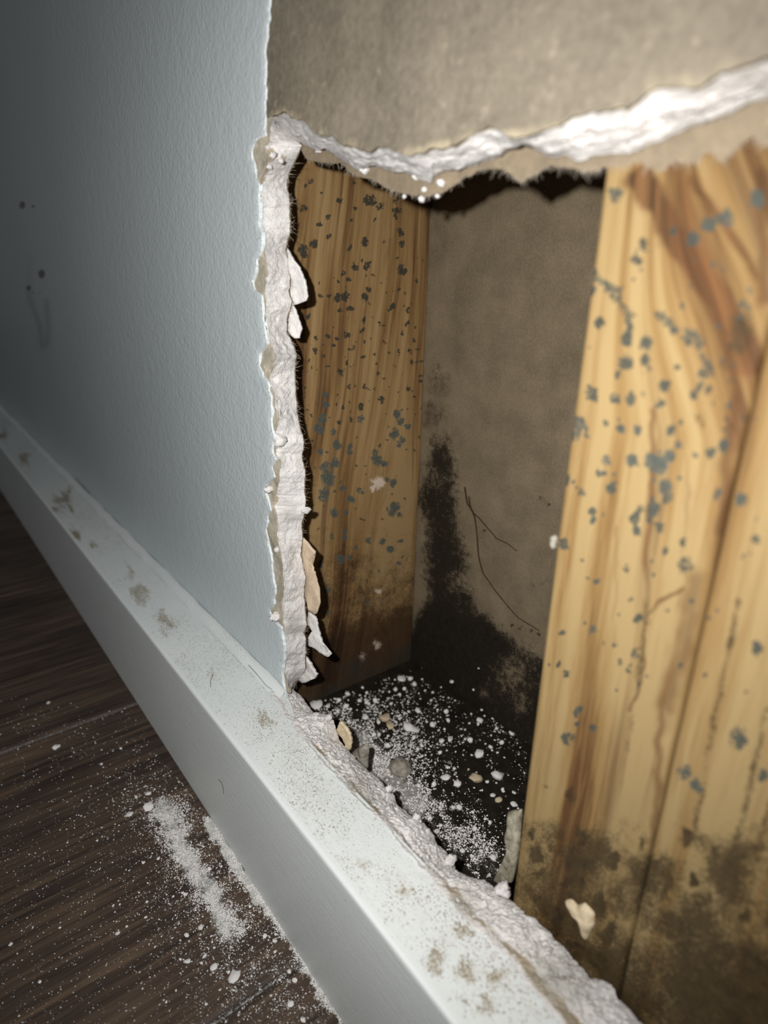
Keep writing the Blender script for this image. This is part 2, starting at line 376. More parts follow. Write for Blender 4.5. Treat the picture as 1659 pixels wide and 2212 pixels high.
# ------------------------------------------------------------------ wall_front: painted plasterboard with a torn hole
ys = np.concatenate([np.linspace(-60, 1495, 760)])
jit = lambda s, a, seed: a * fbm(np.stack([s * 0.05, s * 0, s * 0], -1), 1.0, 4, seed)
xpe = interp_poly(PE, ys) + jit(ys, 3.5, 1)
edge = at(xpe, ys, 1, -0.004)
ztop = np.array([14., 6., 3., 1.6, 1.0]); zbot = np.array([-1.62, -1.9, -2.12])
zm = np.minimum.accumulate(edge[:, 2] - np.arange(len(edge)) * 1e-5); zu = np.linspace(zm[0], zm[-1], 900)
xu = np.interp(-zu, -zm, edge[:, 0])
ex = np.concatenate([[xu[0]] * 5, xu, [xu[-1]] * 3]); ez = np.concatenate([ztop, zu, zbot])
k = np.linspace(0, 1, 170)
a0 = 0.9
X = []
for e in ex:
    inv = (1 / (a0 - e)) * (1 - k) + (1 / (a0 + 26)) * k
    X.append(a0 - 1 / inv)
X = np.array(X); Z = np.repeat(ez[:, None], len(k), 1); Y = np.full_like(X, -0.004)
Y[:, 0] += 0.003
P = np.stack([X, Y, Z], -1); qx, qy = proj(P)
stain = spots(qx, qy, [(128, 210, 4), (165, 198, 4), (48, 443, 7, 1), (72, 446, 4, .8), (90, 592, 8), (62, 622, 5), (72, 632, 3, .7), (52, 102, 3), (85, 633, 3, .6), (543, 60, 3, .5), (535, 62, 3, .6)], 1.35)
stain = np.maximum(stain, 0.8 * np.exp(-(segdist(qx, qy, cr('L', [(1170, 1290), (1230, 1370), (1300, 1440)])) / 4.5) ** 2))
stain = np.maximum(stain, 0.45 * np.exp(-(segdist(qx, qy, cr('L', [(0, 100), (80, 180), (180, 280), (300, 400)])) / 5) ** 2))
stain = np.maximum(stain, 0.45 * np.exp(-(segdist(qx, qy, cr('L', [(440, 490), (520, 580)])) / 6) ** 2))
smear = np.exp(-(segdist(qx, qy, [(60, 622), (66, 650), (85, 700), (92, 750), (103, 740), (104, 700), (100, 650)]) / 6) ** 2) * 0.8
smear = np.maximum(smear, 0.3 * np.exp(-(segdist(qx, qy, [(66, 550), (62, 620)]) / 7) ** 2))
wall = grid('wall_front', P, PAINT, None, dict(stain=stain, smear=smear), flip=False, origin=(-3, 0, FZ))
tag(wall, 'pale blue grey painted plasterboard wall with a torn hole above the skirting', kind='structure')
# paint film rim
grid('paint_edge', np.stack([P[:, 0] + [0.0, -0.001, 0], P[:, 0] + [0.004, 0.010, 0]], 1), PAINT, wall, dict(stain=np.zeros((len(ex), 2)), smear=np.zeros((len(ex), 2))))

# torn kraft strip between paint and core
ysg = np.linspace(250, 1497, 640)
e0 = at(interp_poly(PE, ysg) - 3, ysg, 1, 0.003); e1 = at(interp_poly(GF, ysg) + jit(ysg, 4, 5) + 2, ysg, 1, 0.006)
t = np.linspace(0, 1, 9)[None, :, None]
Pk = e0[:, None] * (1 - t) + e1[:, None] * t
Pk[..., 1] += 0.008 * fbm(Pk, 22, 3, 9)
grid('torn_face_paper', Pk, EDGEP, wall, dict(pale=np.clip(0.3 * fbm(Pk, 9, 3, 3) + 0.1, 0, 1)))

# left cut face of the gypsum core
ysl = np.linspace(252, 1497, 820); nc = 44
g0 = at(interp_poly(GF, ysl) + jit(ysl, 4, 5), ysl, 1, 0.004)
g1 = at(interp_poly(GB, ysl) + jit(ysl, 3, 6), ysl, 1, BT - 0.004)
t = np.linspace(0, 1, nc)[None, :, None]
Pg = g0[:, None] * (1 - t) + g1[:, None] * t
amp = (0.25 + 0.75 * np.sin(np.pi * np.clip(t[..., 0], 0, 1)))
cr1 = fbm(Pg, 9, 5, 21, 0.6); cr2 = fbm(Pg, 45, 3, 25)
ridge = -np.abs(fbm(Pg, 12, 3, 31))
Pg[..., 0] += amp * (0.009 * cr1 + 0.005 * cr2 + 0.008 * (ridge + 0.25))
Pg[..., 1] += amp * 0.006 * cr2
qx, qy = proj(Pg)
kr = spots(qx, qy, cr('C', [(430, 230, 26), (485, 760, 40), (500, 820, 24), (545, 1385, 36), (530, 1600, 40, .8)]) + cr('A', [(470, 880, 50), (450, 960, 35), (430, 1010, 30), (560, 900, 30, .6)]) + cr('D', [(545, 180, 30, .7), (570, 640, 26, .5)]))
kr = np.maximum(kr, 0.75 * (1 - sstep(0, 0.07, t[..., 0] + 0 * qx)))
gr = np.clip(spots(qx, qy, cr('C', [(610, 1690, 50), (560, 1390, 30), (620, 1640, 40, .7)]) + cr('D', [(650, 690, 70), (640, 720, 60), (620, 880, 50, .6), (650, 950, 40, .5)])) * 0.85, 0, 1)
gr = np.where(qy < 0, 0, gr)
grid('gypsum_cut_face', Pg, GYP, wall, dict(kraft=kr, grey=gr), flip=True)

# upper sheet: face paper peeled, brown ply showing
xs = np.linspace(575, 1730, 700)
ke = interp_poly(KE, xs, 0) + jit(xs, 7, 11)
k0 = at(xs, ke, 1, 0.004)
k0 = np.concatenate([[[-2.05, 0.004, k0[0, 2] - 0.02]], k0, np.stack([np.linspace(k0[-1, 0] + 0.05, XR, 30), np.full(30, 0.004), k0[-1, 2] + 0.02 * fbm(np.stack([np.arange(30.) * .3] * 3, -1), 1, 3)], -1)])
zr = np.concatenate([[0, 0.004, 0.01, 0.02, 0.035, 0.055, 0.08, 0.11, 0.15, 0.2, 0.28, 0.4, 0.6, 1, 2, 5, 13]])
Pk = np.repeat(k0[None], len(zr), 0); Pk[..., 2] += zr[:, None]
pale = np.exp(-(zr / 0.026) ** 2)[:, None] * (0.5 + 0.7 * fbm(Pk, 14, 3, 4))
Pk[..., 1] -= (0.0025 * np.exp(-(zr / 0.03) ** 2))[:, None] * (1 + 2 * fbm(Pk, 30, 3, 8))
grid('peeled_brown_paper', Pk, KRAFT, wall, dict(pale=pale))

# broken lower edge of the upper sheet
gl = interp_poly(GL, xs, 0) + jit(xs, 7, 13)
gl = np.maximum(gl, ke + 2)
b0 = at(xs, ke, 1, 0.006); b1 = at(xs, gl, 1, BT - 0.008)
m0 = xs >= 586
b0, b1 = b0[m0], b1[m0]
nx = 40
ext = np.linspace(b0[-1, 0] + 0.03, XR, nx)
b0 = np.concatenate([b0, np.stack([ext, np.full(nx, 0.006), np.full(nx, b0[-1, 2])], -1)])
b1 = np.concatenate([b1, np.stack([ext, np.full(nx, BT - 0.008), np.full(nx, b1[-1, 2])], -1)])
t = np.linspace(0, 1, 46)[:, None, None]
Pb = b0[None] * (1 - t) + b1[None] * t
amp = 0.2 + 0.8 * np.sin(np.pi * t[..., 0])
# layered flaky break: ridges run along the edge
rd = fbm(Pb * [0.35, 1.0, 1.0], 26, 4, 41, 0.6); rd2 = -np.abs(fbm(Pb * [0.3, 1, 1], 34, 3, 43))
Pb[..., 2] += amp * (-0.006 + 0.013 * rd + 0.012 * (rd2 + 0.2)); Pb[..., 1] += amp * (0.010 * fbm(Pb, 20, 4, 47))
kr = 0.55 * (1 - sstep(0, 0.10, t[..., 0] + 0 * Pb[..., 0]))
grid('gypsum_broken_edge', Pb, GYP, wall, dict(kraft=kr, grey=0.25 * np.clip(rd, 0, 1)))

# back paper of the sheet, hanging below the break
pl = interp_poly(PL, xs, 0) + jit(xs, 6, 15)
m1 = xs >= 650
p1 = at(xs[m1], pl[m1], 1, BT + 0.002)
p1 = np.concatenate([p1, np.stack([np.linspace(p1[-1, 0] + 0.03, XR, nx), np.full(nx, BT + .002), np.full(nx, p1[-1, 2])], -1)])
zr = np.array([0, 0.006, 0.015, 0.03, 0.05, 0.08, 0.12, 0.2, 0.5, 2, 13.5])
Pp = np.repeat(p1[None], len(zr), 0); Pp[..., 2] += zr[:, None]
Pp[..., 1] += 0.010 * np.exp(-(zr / 0.03) ** 2)[:, None] * fbm(Pp, 10, 3, 50)
Pp[..., 1] = np.maximum(Pp[..., 1], BT - 0.006)
grid('back_paper', Pp, BACKP, wall, dict(pale=np.clip(0.25 * fbm(Pp, 8, 3, 6), 0, 1)))
# back paper behind the painted part
bx = g1[::8]
bp = np.concatenate([[[bx[0, 0], BT, 14.]], bx, [[bx[-1, 0], BT, -2.12]]]); bp[:, 1] = BT
colx = [0, 0.02, 0.3, 23]
Pp = np.stack([bp - [c, 0, 0] for c in colx], 1)
grid('back_paper', Pp, BACKP, wall, dict(pale=np.zeros(Pp.shape[:2])), flip=True)

# torn flaps sticking out of the left cut
def flap(name, pts, mat, y0, curl, thick, seed, attr):
    pts = np.array([p[:2] for p in pts]); n = 72
    d = np.r_[0, np.cumsum(np.hypot(*np.diff(np.vstack([pts, pts[:1]]), axis=0).T))]
    s = np.linspace(0, d[-1], n, endpoint=False); pp = np.vstack([pts, pts[:1]])
    ox = np.interp(s, d, pp[:, 0]); oy = np.interp(s, d, pp[:, 1])
    ox += 1.6 * fbm(np.stack([s * .15, s * 0, s * 0], -1), 1, 3, seed); oy += 1.6 * fbm(np.stack([s * .15, s * 0 + 5, s * 0], -1), 1, 3, seed)
    c = np.array([ox.mean(), oy.mean()]); rings = np.linspace(1, 0.02, 9)
    V = []
    minx = ox.min(); w = ox.max() - minx
    for r in rings:
        x = c[0] + (ox - c[0]) * r; y = c[1] + (oy - c[1]) * r
        p = at(x, y, 1, y0); u = (x - minx) / w
        # slide along the sight line so that the outline holds while the flap curls
        dep = curl * u ** 1.5 + 0.006 * fbm(p, 18, 3, seed)
        p = CAM + (p - CAM) * (1 + dep / (y0 - CAM[1]))[:, None]
        V.append(p)
    A = np.array(V); back = A + np.array([-0.0, thick, 0])
    V = np.concatenate([A[::-1], back]).reshape(-1, 3)
    return mesh(name, V, quads(18, n, wrap=True), mat, wall, {attr: np.zeros(len(V)), 'grey': np.zeros(len(V)), 'kraft': np.zeros(len(V))})
flap('paper_flap', cr('C', [(598, 90), (640, 160), (680, 220), (712, 300), (724, 380), (716, 412), (650, 440), (632, 400), (622, 300), (605, 180)]), GYP, BT, 0.02, 0.008, 1, 'pale')
flap('paper_flap', cr('C', [(632, 420), (665, 500), (692, 580), (676, 640), (650, 640), (612, 596), (618, 520)]), GYP, BT, 0.02, 0.008, 2, 'pale')
flap('paper_flap', cr('D', [(700, 170), (735, 205), (777, 262), (745, 300), (772, 380), (800, 480), (803, 570), (778, 632), (735, 612), (708, 500), (695, 400), (688, 280)]), FLAPP, BT, 0.02, 0.006, 3, 'pale')
flap('paper_flap', cr('D', [(735, 610), (772, 645), (800, 755), (832, 850), (866, 866), (850, 888), (815, 866), (770, 830), (733, 815), (730, 770), (762, 722), (745, 690), (722, 680)]), GYP, BT + .01, 0.03, 0.010, 4, 'pale')
flap('paper_flap', cr('D', [(712, 880), (745, 930), (780, 990), (770, 1012), (730, 1030), (690, 1040), (672, 1022), (712, 950)]), GYP, BT, 0.015, 0.012, 5, 'pale')
# plaster lumps on the cut edge
def lump(name, px, py, ry, rx, y, mat, parent=None, seed=0, axis=1, sq=(1, 1, 1), **k):
    c = at(px, py, axis, y)
    return blob(name, c, (rx, ry, rx), mat, parent, seed, **k)
def blob(name, c, rad, mat, parent=None, seed=0, rough=0.28, nu=20, nv=12, freq=1.6):
    th = np.linspace(0, np.pi, nv)[:, None]; ph = np.linspace(0, 2 * np.pi, nu, endpoint=False)[None]
    d = np.stack([np.sin(th) * np.cos(ph), np.sin(th) * np.sin(ph), np.cos(th) + 0 * ph], -1)
    q = d * (1 + rough * 1.5 * fbm(d + seed * 7.3, freq * 1.5, 4, seed, 0.7))[..., None]
    V = q * np.array(rad) + np.array(c)
    z = np.zeros(nu * nv)
    return mesh(name, V.reshape(-1, 3), quads(nv, nu, wrap=True, flip=True), mat, parent, dict(kraft=z, grey=z, pale=z), origin=None if parent else (c[0], c[1], c[2] - rad[2]))
lump('plaster_lump', *cr('C', [(568, 1250)])[0], 0.024, 0.020, 0.02, GYP, wall, 3)
lump('plaster_lump', *cr('D', [(540, 640)])[0], 0.024, 0.016, -0.006, GYP, wall, 5, rough=.5)
lump('plaster_lump', *cr('C', [(500, 1540)])[0], 0.02, 0.011, -0.006, GYP, wall, 6, rough=.5)
lump('plaster_lump', *cr('C', [(722, 1665)])[0], 0.02, 0.011, BT, GYP, wall, 7, rough=.5)
lump('plaster_lump', *cr('D', [(550, 240)])[0], 0.012, 0.010, 0.0, GYP, wall, 8, rough=.5)
for i, (x, y, r) in enumerate(cr('A', [(470, 840, 22), (500, 880, 26), (545, 915, 22), (480, 950, 24)])):
    lump('plaster_lump', x, y, r / 1000, r / 1500, 0.010, GYP, wall, 20 + i, rough=.8, freq=2.6)
for i, (x, y, r) in enumerate(cr('A', [(1247, 1118, 12), (1345, 1132, 20), (1435, 1115, 14), (1360, 1078, 16), (1455, 1040, 24), (1310, 1000, 22), (760, 850, 26), (1020, 960, 36)])):
    lump('plaster_lump', x, y, r / 900, r / 1150, BT - 0.006, GYP, wall, 40 + i, rough=.5)

# bottom edge of the cut, along the skirting
FB = cr('D', [(500, 1090), (560, 1160), (640, 1290), (700, 1370), (760, 1440), (860, 1550), (970, 1660), (1080, 1780)]) + [(823, 1772), (885, 1845), (940, 1910), (986, 1966), (1051, 2029), (1105, 2077), (1141, 2131), (1177, 2173), (1208, 2212), (1290, 2310)]
BBk = cr('D', [(655, 1090), (690, 1120), (725, 1165), (770, 1220)]) + cr('F', [(150, 400), (190, 432), (245, 560), (290, 612), (370, 700), (450, 770), (540, 860), (600, 960), (660, 1005), (740, 1050), (790, 1120), (830, 1190), (880, 1235), (930, 1330), (1030, 1385)]) + \
      [(1057, 1907), (1111, 1950), (1177, 2005), (1244, 2077), (1280, 2117), (1322, 2123), (1336, 2152), (1388, 2212), (1480, 2310)]
def resample(pts, n):
    p = np.array([q[:2] for q in pts]); d = np.r_[0, np.cumsum(np.hypot(*np.diff(p, axis=0).T))]
    s = np.linspace(0, d[-1], n); return np.interp(s, d, p[:, 0]), np.interp(s, d, p[:, 1]), s
nb_ = 1100
fx, fy, s0 = resample(FB, nb_); bx_, by_, s1 = resample(BBk, nb_)
f0 = at(fx + jit(s0, 6, 61), fy, 2, Z_BB + 0.005)
bk = at(bx_ + jit(s1, 5, 62), by_ + jit(s1, 5, 63), 1, 0.085)
over = bk[:, 2] > -1.585                     # keep the crest near skirting level
bk2 = at(bx_ + jit(s1, 5, 62), by_ + jit(s1, 5, 63), 2, -1.585)
bk = np.where(over[:, None], bk2, bk); bk[:, 1] = np.clip(bk[:, 1], 0.03, 0.1)
ext = np.linspace(0.03, XR + 0.3, 30)[:, None] * np.array([1, 0, 0])
f0 = np.concatenate([f0, f0[-1] + ext]); bk = np.concatenate([bk, bk[-1] + ext])
t = np.linspace(0, 1, 56)[None, :, None]
Pb = f0[:, None] * (1 - t) + bk[:, None] * t
tt = t[..., 0] + 0 * Pb[..., 0]
amp = np.sin(np.pi * np.clip(tt, 0, 1)) ** 0.6
n1 = fbm(Pb, 11, 5, 71, 0.6); n2 = fbm(Pb, 60, 4, 75, 0.7)
Pb[..., 2] += amp * (0.010 + 0.018 * n1 + 0.015 * n2) - 0.004 * np.exp(-((tt - 0.22) / 0.06) ** 2)
Pb[..., 1] += amp * 0.010 * fbm(Pb, 55, 3, 79)
qx, qy = proj(Pb)
kr = 1.0 * np.exp(-((tt - 0.16) / 0.13) ** 2) * (0.65 + 0.9 * fbm(Pb, 7, 3, 77)) * sstep(1560, 1660, qy)
gr = np.clip(spots(qx, qy, cr('F', [(340, 820, 90), (400, 900, 60), (960, 1530, 90)]) + cr('I', [(1330, 1100, 90), (1400, 1150, 60)])), 0, 1)
drop = np.stack([Pb[:, -1] + [0, 0.008, -0.05], Pb[:, -1] * [1, 0, 0] + [0, BT, ZP - 0.02]], 1)
drop[:, 0, 2] = np.maximum(drop[:, 0, 2], ZP + 0.02)
Pb = np.concatenate([Pb, drop], 1)
kr = np.concatenate([kr, np.full((len(kr), 2), 0.75)], 1); gr = np.concatenate([gr, np.zeros((len(gr), 2))], 1)
grid('gypsum_bottom_edge', Pb, GYP, wall, dict(kraft=kr, grey=gr))
for i, (x, y, r) in enumerate(cr('F', [(165, 415, 26), (130, 420, 18), (525, 840, 24), (690, 1010, 26), (700, 1045, 22), (750, 1100, 22), (895, 1265, 34), (1080, 1420, 30), (1205, 1440, 34), (1230, 1470, 20)])):
    lump('plaster_lump', x, y, r / 640, r / 800, 0.06, GYP, wall, 60 + i, rough=.6, freq=2.4)
flap('paper_flap', cr('F', [(232, 440), (262, 470), (290, 520), (298, 570), (288, 610), (268, 612), (262, 580), (245, 540), (222, 515), (207, 500)]), CRUMB2, 0.09, 0.01, 0.012, 8, 'pale')

# ------------------------------------------------------------------ skirting board
yy = np.concatenate([np.linspace(0.0, Y_BB + 0.012, 34), [Y_BB + 0.006, Y_BB + 0.002, Y_BB, Y_BB], np.full(14, Y_BB)])
zz = np.concatenate([np.full(34, Z_BB), [Z_BB - 0.001, Z_BB - 0.004, Z_BB - 0.010, Z_BB - 0.02], np.linspace(Z_BB - 0.05, FZ + 0.002, 14)])
kk = np.linspace(0, 1, 620)
xx = a0 + 0.3 - 1 / ((1 / (a0 + 0.3 - 0.55)) * (1 - kk) + (1 / (a0 + 26)) * kk)
xx = np.concatenate([[6.0, 3.0, 1.5], xx])
P = np.stack([np.repeat(xx[:, None], len(yy), 1), np.repeat(yy[None], len(xx), 0), np.repeat(zz[None], len(xx), 0)], -1)
cut = -0.066 * sstep(-1.88, -1.62, P[..., 0]); P[..., 1] = np.where(P[..., 2] > Z_BB - 0.0005, P[..., 1] + cut * (1 - P[..., 1] / (Y_BB + 0.012)), P[..., 1])
P[..., 2] += 0.003 * fbm(P, 3, 3, 90) * (P[..., 2] > Z_BB - 0.03)
qx, qy = warp(*warp(*proj(P), 26, 0.03, 4), 16, 0.08, 2)
dirt = spots(qx, qy, cr('L', [(30, 250, 60, 1.5), (110, 360, 40, 1.3), (360, 590, 45, 1.5), (410, 660, 30, 1.6), (320, 650, 20, 1.5), (430, 800, 30, 1.6), (535, 885, 20, 1.3), (760, 1020, 60), (820, 1150, 60), (960, 1330, 80), (1540, 1890, 60), (1250, 1620, 70, .7), (620, 850, 80, .5), (180, 480, 15, .6)]) +
             cr('I', [(290, 180, 30), (654, 640, 9, 1.6), (640, 700, 60, .7), (775, 795, 26), (825, 785, 24), (826, 835, 14, 1.2), (890, 1040, 50), (990, 930, 50), (1020, 1080, 60), (1130, 1100, 60), (1000, 1180, 50, .7), (720, 540, 120, .5), (520, 420, 120, .5), (1080, 1190, 60)]))
dirt = np.maximum(dirt * 0.92, 0.30 + 0.45 * fbm(P * [.5, 1, 1], 3.5, 4, 91))
dirt = np.where(P[..., 1] < Y_BB + 0.02, dirt * 0.1, np.clip(dirt, 0, 1.4))
base = grid('baseboard_front', P, TRIM, None, dict(dirt=dirt), flip=True, origin=(-3, 0, FZ))
tag(base, 'white painted skirting board running below the torn hole', kind='structure')
# caulk bead between wall and skirting
cx_ = np.linspace(-1.86, -9, 200); a = np.linspace(0, np.pi / 2, 7)
Pc = np.stack([np.stack([cx_ + 0 * q, np.full(200, -0.006 - 0.040 * (1 - math.sin(q))) , np.full(200, Z_BB + 0.002 + 0.030 * (1 - math.cos(q)))], -1) for q in a], 1)
Pc[..., 1:] += 0.006 * fbm(Pc, 9, 3, 95)[..., None]
grid('caulk_bead', Pc, TRIM, base, dict(dirt=0.25 + 0.4 * fbm(Pc, 3, 3, 99)), flip=False)

# ------------------------------------------------------------------ floor planks
floor = mesh('floor', np.array([[-26, -14, FZ - .12], [7, -14, FZ - .12], [7, .11, FZ - .12], [-26, .11, FZ - .12]]), [(0, 1, 2, 3)], m_plain('dark_underlay', lin(30, 28, 26), lin(40, 38, 36)), origin=(-3, -3, FZ - .12))
tag(floor, 'dark brown wood grain laminate floor', kind='structure')
joints = [7, 5.3, 3.65, 2.0, 0.355, -1.295, -2.95, -4.62, -6.27, -7.92, -9.57, -11.2, -14.5, -17.8, -26]
for i in range(len(joints) - 1):
    x1, x0 = joints[i] - 0.0025, joints[i + 1] + 0.0025
    near = x0 > -8 and x1 < 1
    nx_ = 180 if near else 6
    sx = np.concatenate([[0, 0.0, 0.008], np.linspace(0.016, 1 - 0.016, nx_), [1 - 0.008, 1, 1]])
    sy = np.concatenate([[0.10], np.linspace(-0.2, -1.6, 170 if near else 6), [-2, -3, -6, -14]])
    Xp, Yp = np.meshgrid(x0 + (x1 - x0) * sx, sy)
    dz = np.zeros_like(sx); dz[0] = dz[-1] = -0.08; dz[1] = dz[-2] = -0.012; dz[2] = dz[-3] = -0.003
    P = np.stack([Xp, Yp, FZ + dz[None] + 0 * Xp], -1)
    rx, ry = proj(P); qx, qy = warp(*warp(rx, ry, 12, 0.02, 5), 7, 0.08, 6)
    ok = (qx > -60) & (qy < 2300)
    d1 = np.exp(-(segdist(qx, qy, [(352, 1742), (375, 1800), (400, 1850), (425, 1890), (455, 1930), (480, 1985), (490, 2010)]) / 34) ** 2)
    d2 = np.exp(-(segdist(qx, qy, [(455, 1778), (503, 1857), (558, 1938)]) / 15) ** 2)
    d3 = 0.8 * np.exp(-(segdist(qx, qy, [(558, 1938), (605, 2004), (650, 2068), (740, 2205)]) / 13) ** 2)
    d4 = 0.35 * np.exp(-(segdist(qx, qy, [(470, 2050), (520, 2110), (640, 2050)]) / 60) ** 2) + 0.22 * np.exp(-(np.hypot(qx - 250, qy - 1980) / 200) ** 2)
    d5 = 0.62 * np.exp(-((P[..., 0] + 1.295) / 0.016) ** 2) + 0.5 * np.exp(-((P[..., 0] + 2.95) / 0.022) ** 2)
    dust = np.where(ok, np.clip(np.maximum.reduce([0.75 * d1, 1.2 * d2, d3, d4, d5]), 0, 1), 0)
    pk = grid('plank', P, m_floor(i), floor, dict(dust=dust), flip=True)

# ------------------------------------------------------------------ wall_back: paper back of the board on the far side
gx = np.concatenate([[-14, -6, -3], np.linspace(-2.45, -0.85, 240), [-0.5, 0, 1, 3.3]])
gz = np.concatenate([[-2.3], np.linspace(-2.0, 0.5, 380), [0.8, 1.5, 3, 14]])
Xb, Zb = np.meshgrid(gx, gz); P = np.stack([Xb, YB + 0 * Xb, Zb], -1); qx, qy = warp(*proj(P), 8, 0.05)
mpoly = cr('E', [(150, 300), (240, 60), (300, -150), (420, -200), (500, -40), (522, 100), (520, 250), (525, 480), (560, 600), (600, 720), (620, 900), (660, 1080), (690, 1170), (760, 1210), (830, 1300), (920, 1370), (1040, 1450), (1150, 1500), (1300, 1560), (1300, 2400), (0, 2400), (0, 1500), (150, 1400), (230, 1150), (240, 1000), (235, 700), (240, 500), (200, 380)])
mold = 0.70 * polymask(qx, qy, mpoly, 34)
mold += 0.35 * polymask(qx, qy, cr('E', [(150, 1180), (640, 1200), (900, 1450), (660, 1480), (640, 2400), (0, 2400), (0, 1400)]), 40)
mold -= 0.26 * spots(qx, qy, cr('E', [(560, 1250, 130), (950, 1680, 160), (1010, 1900, 70), (520, 950, 90), (720, 1830, 60), (200, 1050, 80), (330, 130, 90, .6), (1010, 1960, 60)]))
mold = np.maximum(mold, spots(qx, qy, cr('E', [(940, 1285, 26, .6), (1010, 1310, 20, .55), (1090, 1330, 24, .6), (1150, 1370, 34, .6), (1240, 330, 26, .55), (740, 525, 20, .8), (1180, 280, 34, .35), (220, 890, 16, .7)]) + [(945, 800, 22, .42), (930, 870, 14, .45), (950, 900, 30, .36), (935, 950, 20, .5), (955, 985, 26, .5)]))
haze = np.maximum.reduce([0.45 * spots(qx, qy, cr('E', [(880, 200, 80), (1200, 330, 110), (1020, 440, 60), (900, 870, 120, .7), (1240, 940, 60), (1130, 970, 50), (300, 0, 200)]) + [(950, 830, 45, 1.5), (930, 900, 40, 1.6), (960, 960, 50, 1.5), (925, 1050, 40, 1.5), (1060, 780, 60, .5), (1100, 640, 60, .3)]), 0.5 * np.exp(-(segdist(qx, qy, cr('E', [(1250, 930), (1120, 985), (1060, 1000), (1060, 1050)])) / 6) ** 2), 0.5 * polymask(qx, qy, mpoly, 60)])
back = grid('wall_back', P, BACKB, None, dict(mold=mold, haze=haze), origin=(-1, YB, FZ))
tag(back, 'brown paper back of the far plasterboard with black mould at its foot', kind='structure')

# ------------------------------------------------------------------ timber frame
def rounded(x0, x1, y0, y1, r, dens):       # profile in the (a,b) plane; dens = (bottom,right,top,left) points
    pts = []
    cs = [((x0 + r, y0 + r), math.pi, dens[0]), ((x1 - r, y0 + r), 1.5 * math.pi, dens[1]), ((x1 - r, y1 - r), 0, dens[2]), ((x0 + r, y1 - r), .5 * math.pi, dens[3])]
    for i, (c, a, n) in enumerate(cs):
        for q in np.linspace(a, a + math.pi / 2, 5): pts.append((c[0] + r * math.cos(q), c[1] + r * math.sin(q)))
        c2 = cs[(i + 1) % 4][0]; a2 = cs[(i + 1) % 4][1]
        p = np.array(pts[-1]); q = np.array((c2[0] + r * math.cos(a2), c2[1] + r * math.sin(a2)))
        for s in np.linspace(0, 1, n + 2)[1:-1]: pts.append(tuple(p + (q - p) * s))
    return np.array(pts)
def member(name, prof, run, axis, mat, attrf, origin, bend=0.0015):
    n = len(prof)
    if axis == 2: P = np.stack([np.stack([prof[:, 0], prof[:, 1], np.full(n, z)], -1) for z in run])
    else: P = np.stack([np.stack([np.full(n, x), prof[:, 0], prof[:, 1]], -1) for x in run])
    P = P + bend * fbm(P, 1.2, 3, 7)[..., None] * [1, 1, 0]
    at_ = attrf(P); nr = len(run)
    V = P.reshape(-1, 3); A = {k: np.asarray(v).reshape((-1, 3) if np.asarray(v).ndim == 3 else -1) for k, v in at_.items()}
    c0, c1 = P[0].mean(0), P[-1].mean(0); V = np.vstack([V, c0, c1])
    A = {k: np.concatenate([v, v[:1], v[-1:]]) for k, v in A.items()}
    q = quads(nr, n, wrap=True, flip=(axis == 0))
    i0 = np.arange(n); i1 = (i0 + 1) % n; ca = np.full(n, nr * n); cb = ca + 1; b = (nr - 1) * n
    caps = np.concatenate([np.stack([i1, i0, ca, ca], -1), np.stack([b + i0, b + i1, cb, cb], -1)])
    F_ = q.tolist() + [tuple(r[:3]) for r in (caps if axis == 2 else caps[:, [1, 0, 2, 3]])]
    return mesh(name, V, F_, mat, None, A, origin=origin)
def zrun(lo, hi, n, top): return np.concatenate([np.linspace(lo, hi, n), top])

L_DARK = cr('A', [(715, 1030, 20), (770, 1095, 9), (880, 1140, 18), (1050, 1140, 32), (1105, 1175, 20), (1200, 1140, 16), (1205, 1200, 22), (1200, 1235, 16), (675, 1190, 18), (965, 1185, 14), (815, 1240, 16), (945, 1250, 12), (765, 1270, 14), (1080, 1250, 10), (655, 1280, 10), (735, 1385, 20), (670, 1430, 30), (820, 1345, 14), (1220, 1325, 18), (1225, 1385, 18), (1020, 1370, 14), (935, 1410, 12), (895, 1550, 14), (960, 1510, 12), (930, 1595, 14), (775, 1685, 12), (860, 1700, 18), (910, 1690, 22), (1020, 1700, 22), (1180, 1745, 18), (1270, 1770, 10), (885, 1760, 14), (1210, 1640, 10), (700, 1800, 14), (960, 1045, 12), (1350, 1480, 10), (1325, 1605, 8), (680, 1060, 8), (1000, 1480, 10), (1050, 1500, 12)]) + \
    cr('C', [(770, 70, 20), (710, 130, 28), (1070, 70, 18), (1290, 70, 22), (860, 20, 12), (1080, 215, 22), (1015, 215, 14), (935, 240, 14), (910, 300, 10), (975, 290, 14), (1300, 235, 24), (1300, 205, 16), (1385, 300, 12), (1270, 340, 10), (810, 385, 12), (860, 385, 12), (910, 390, 18), (960, 380, 20), (1070, 400, 24), (1095, 350, 12), (1240, 450, 16), (1215, 470, 12), (1070, 530, 14), (1065, 585, 18), (1335, 470, 10), (1320, 560, 18), (1300, 600, 12), (1165, 560, 8), (780, 640, 12), (850, 630, 14), (910, 640, 12), (965, 620, 20), (890, 680, 10), (1000, 690, 12), (770, 715, 18), (825, 740, 10), (1060, 750, 12), (1280, 715, 10), (1340, 720, 14), (1350, 775, 12), (1220, 720, 12), (930, 840, 20), (965, 785, 10), (1145, 850, 10), (1070, 930, 14), (1330, 935, 16), (980, 930, 12), (1165, 1000, 16), (1045, 1050, 14), (940, 1050, 8), (990, 1120, 16), (920, 1140, 14), (740, 770, 8), (1410, 890, 10), (1185, 560, 7), (1180, 660, 7), (740, 510, 14), (985, 460, 18)])
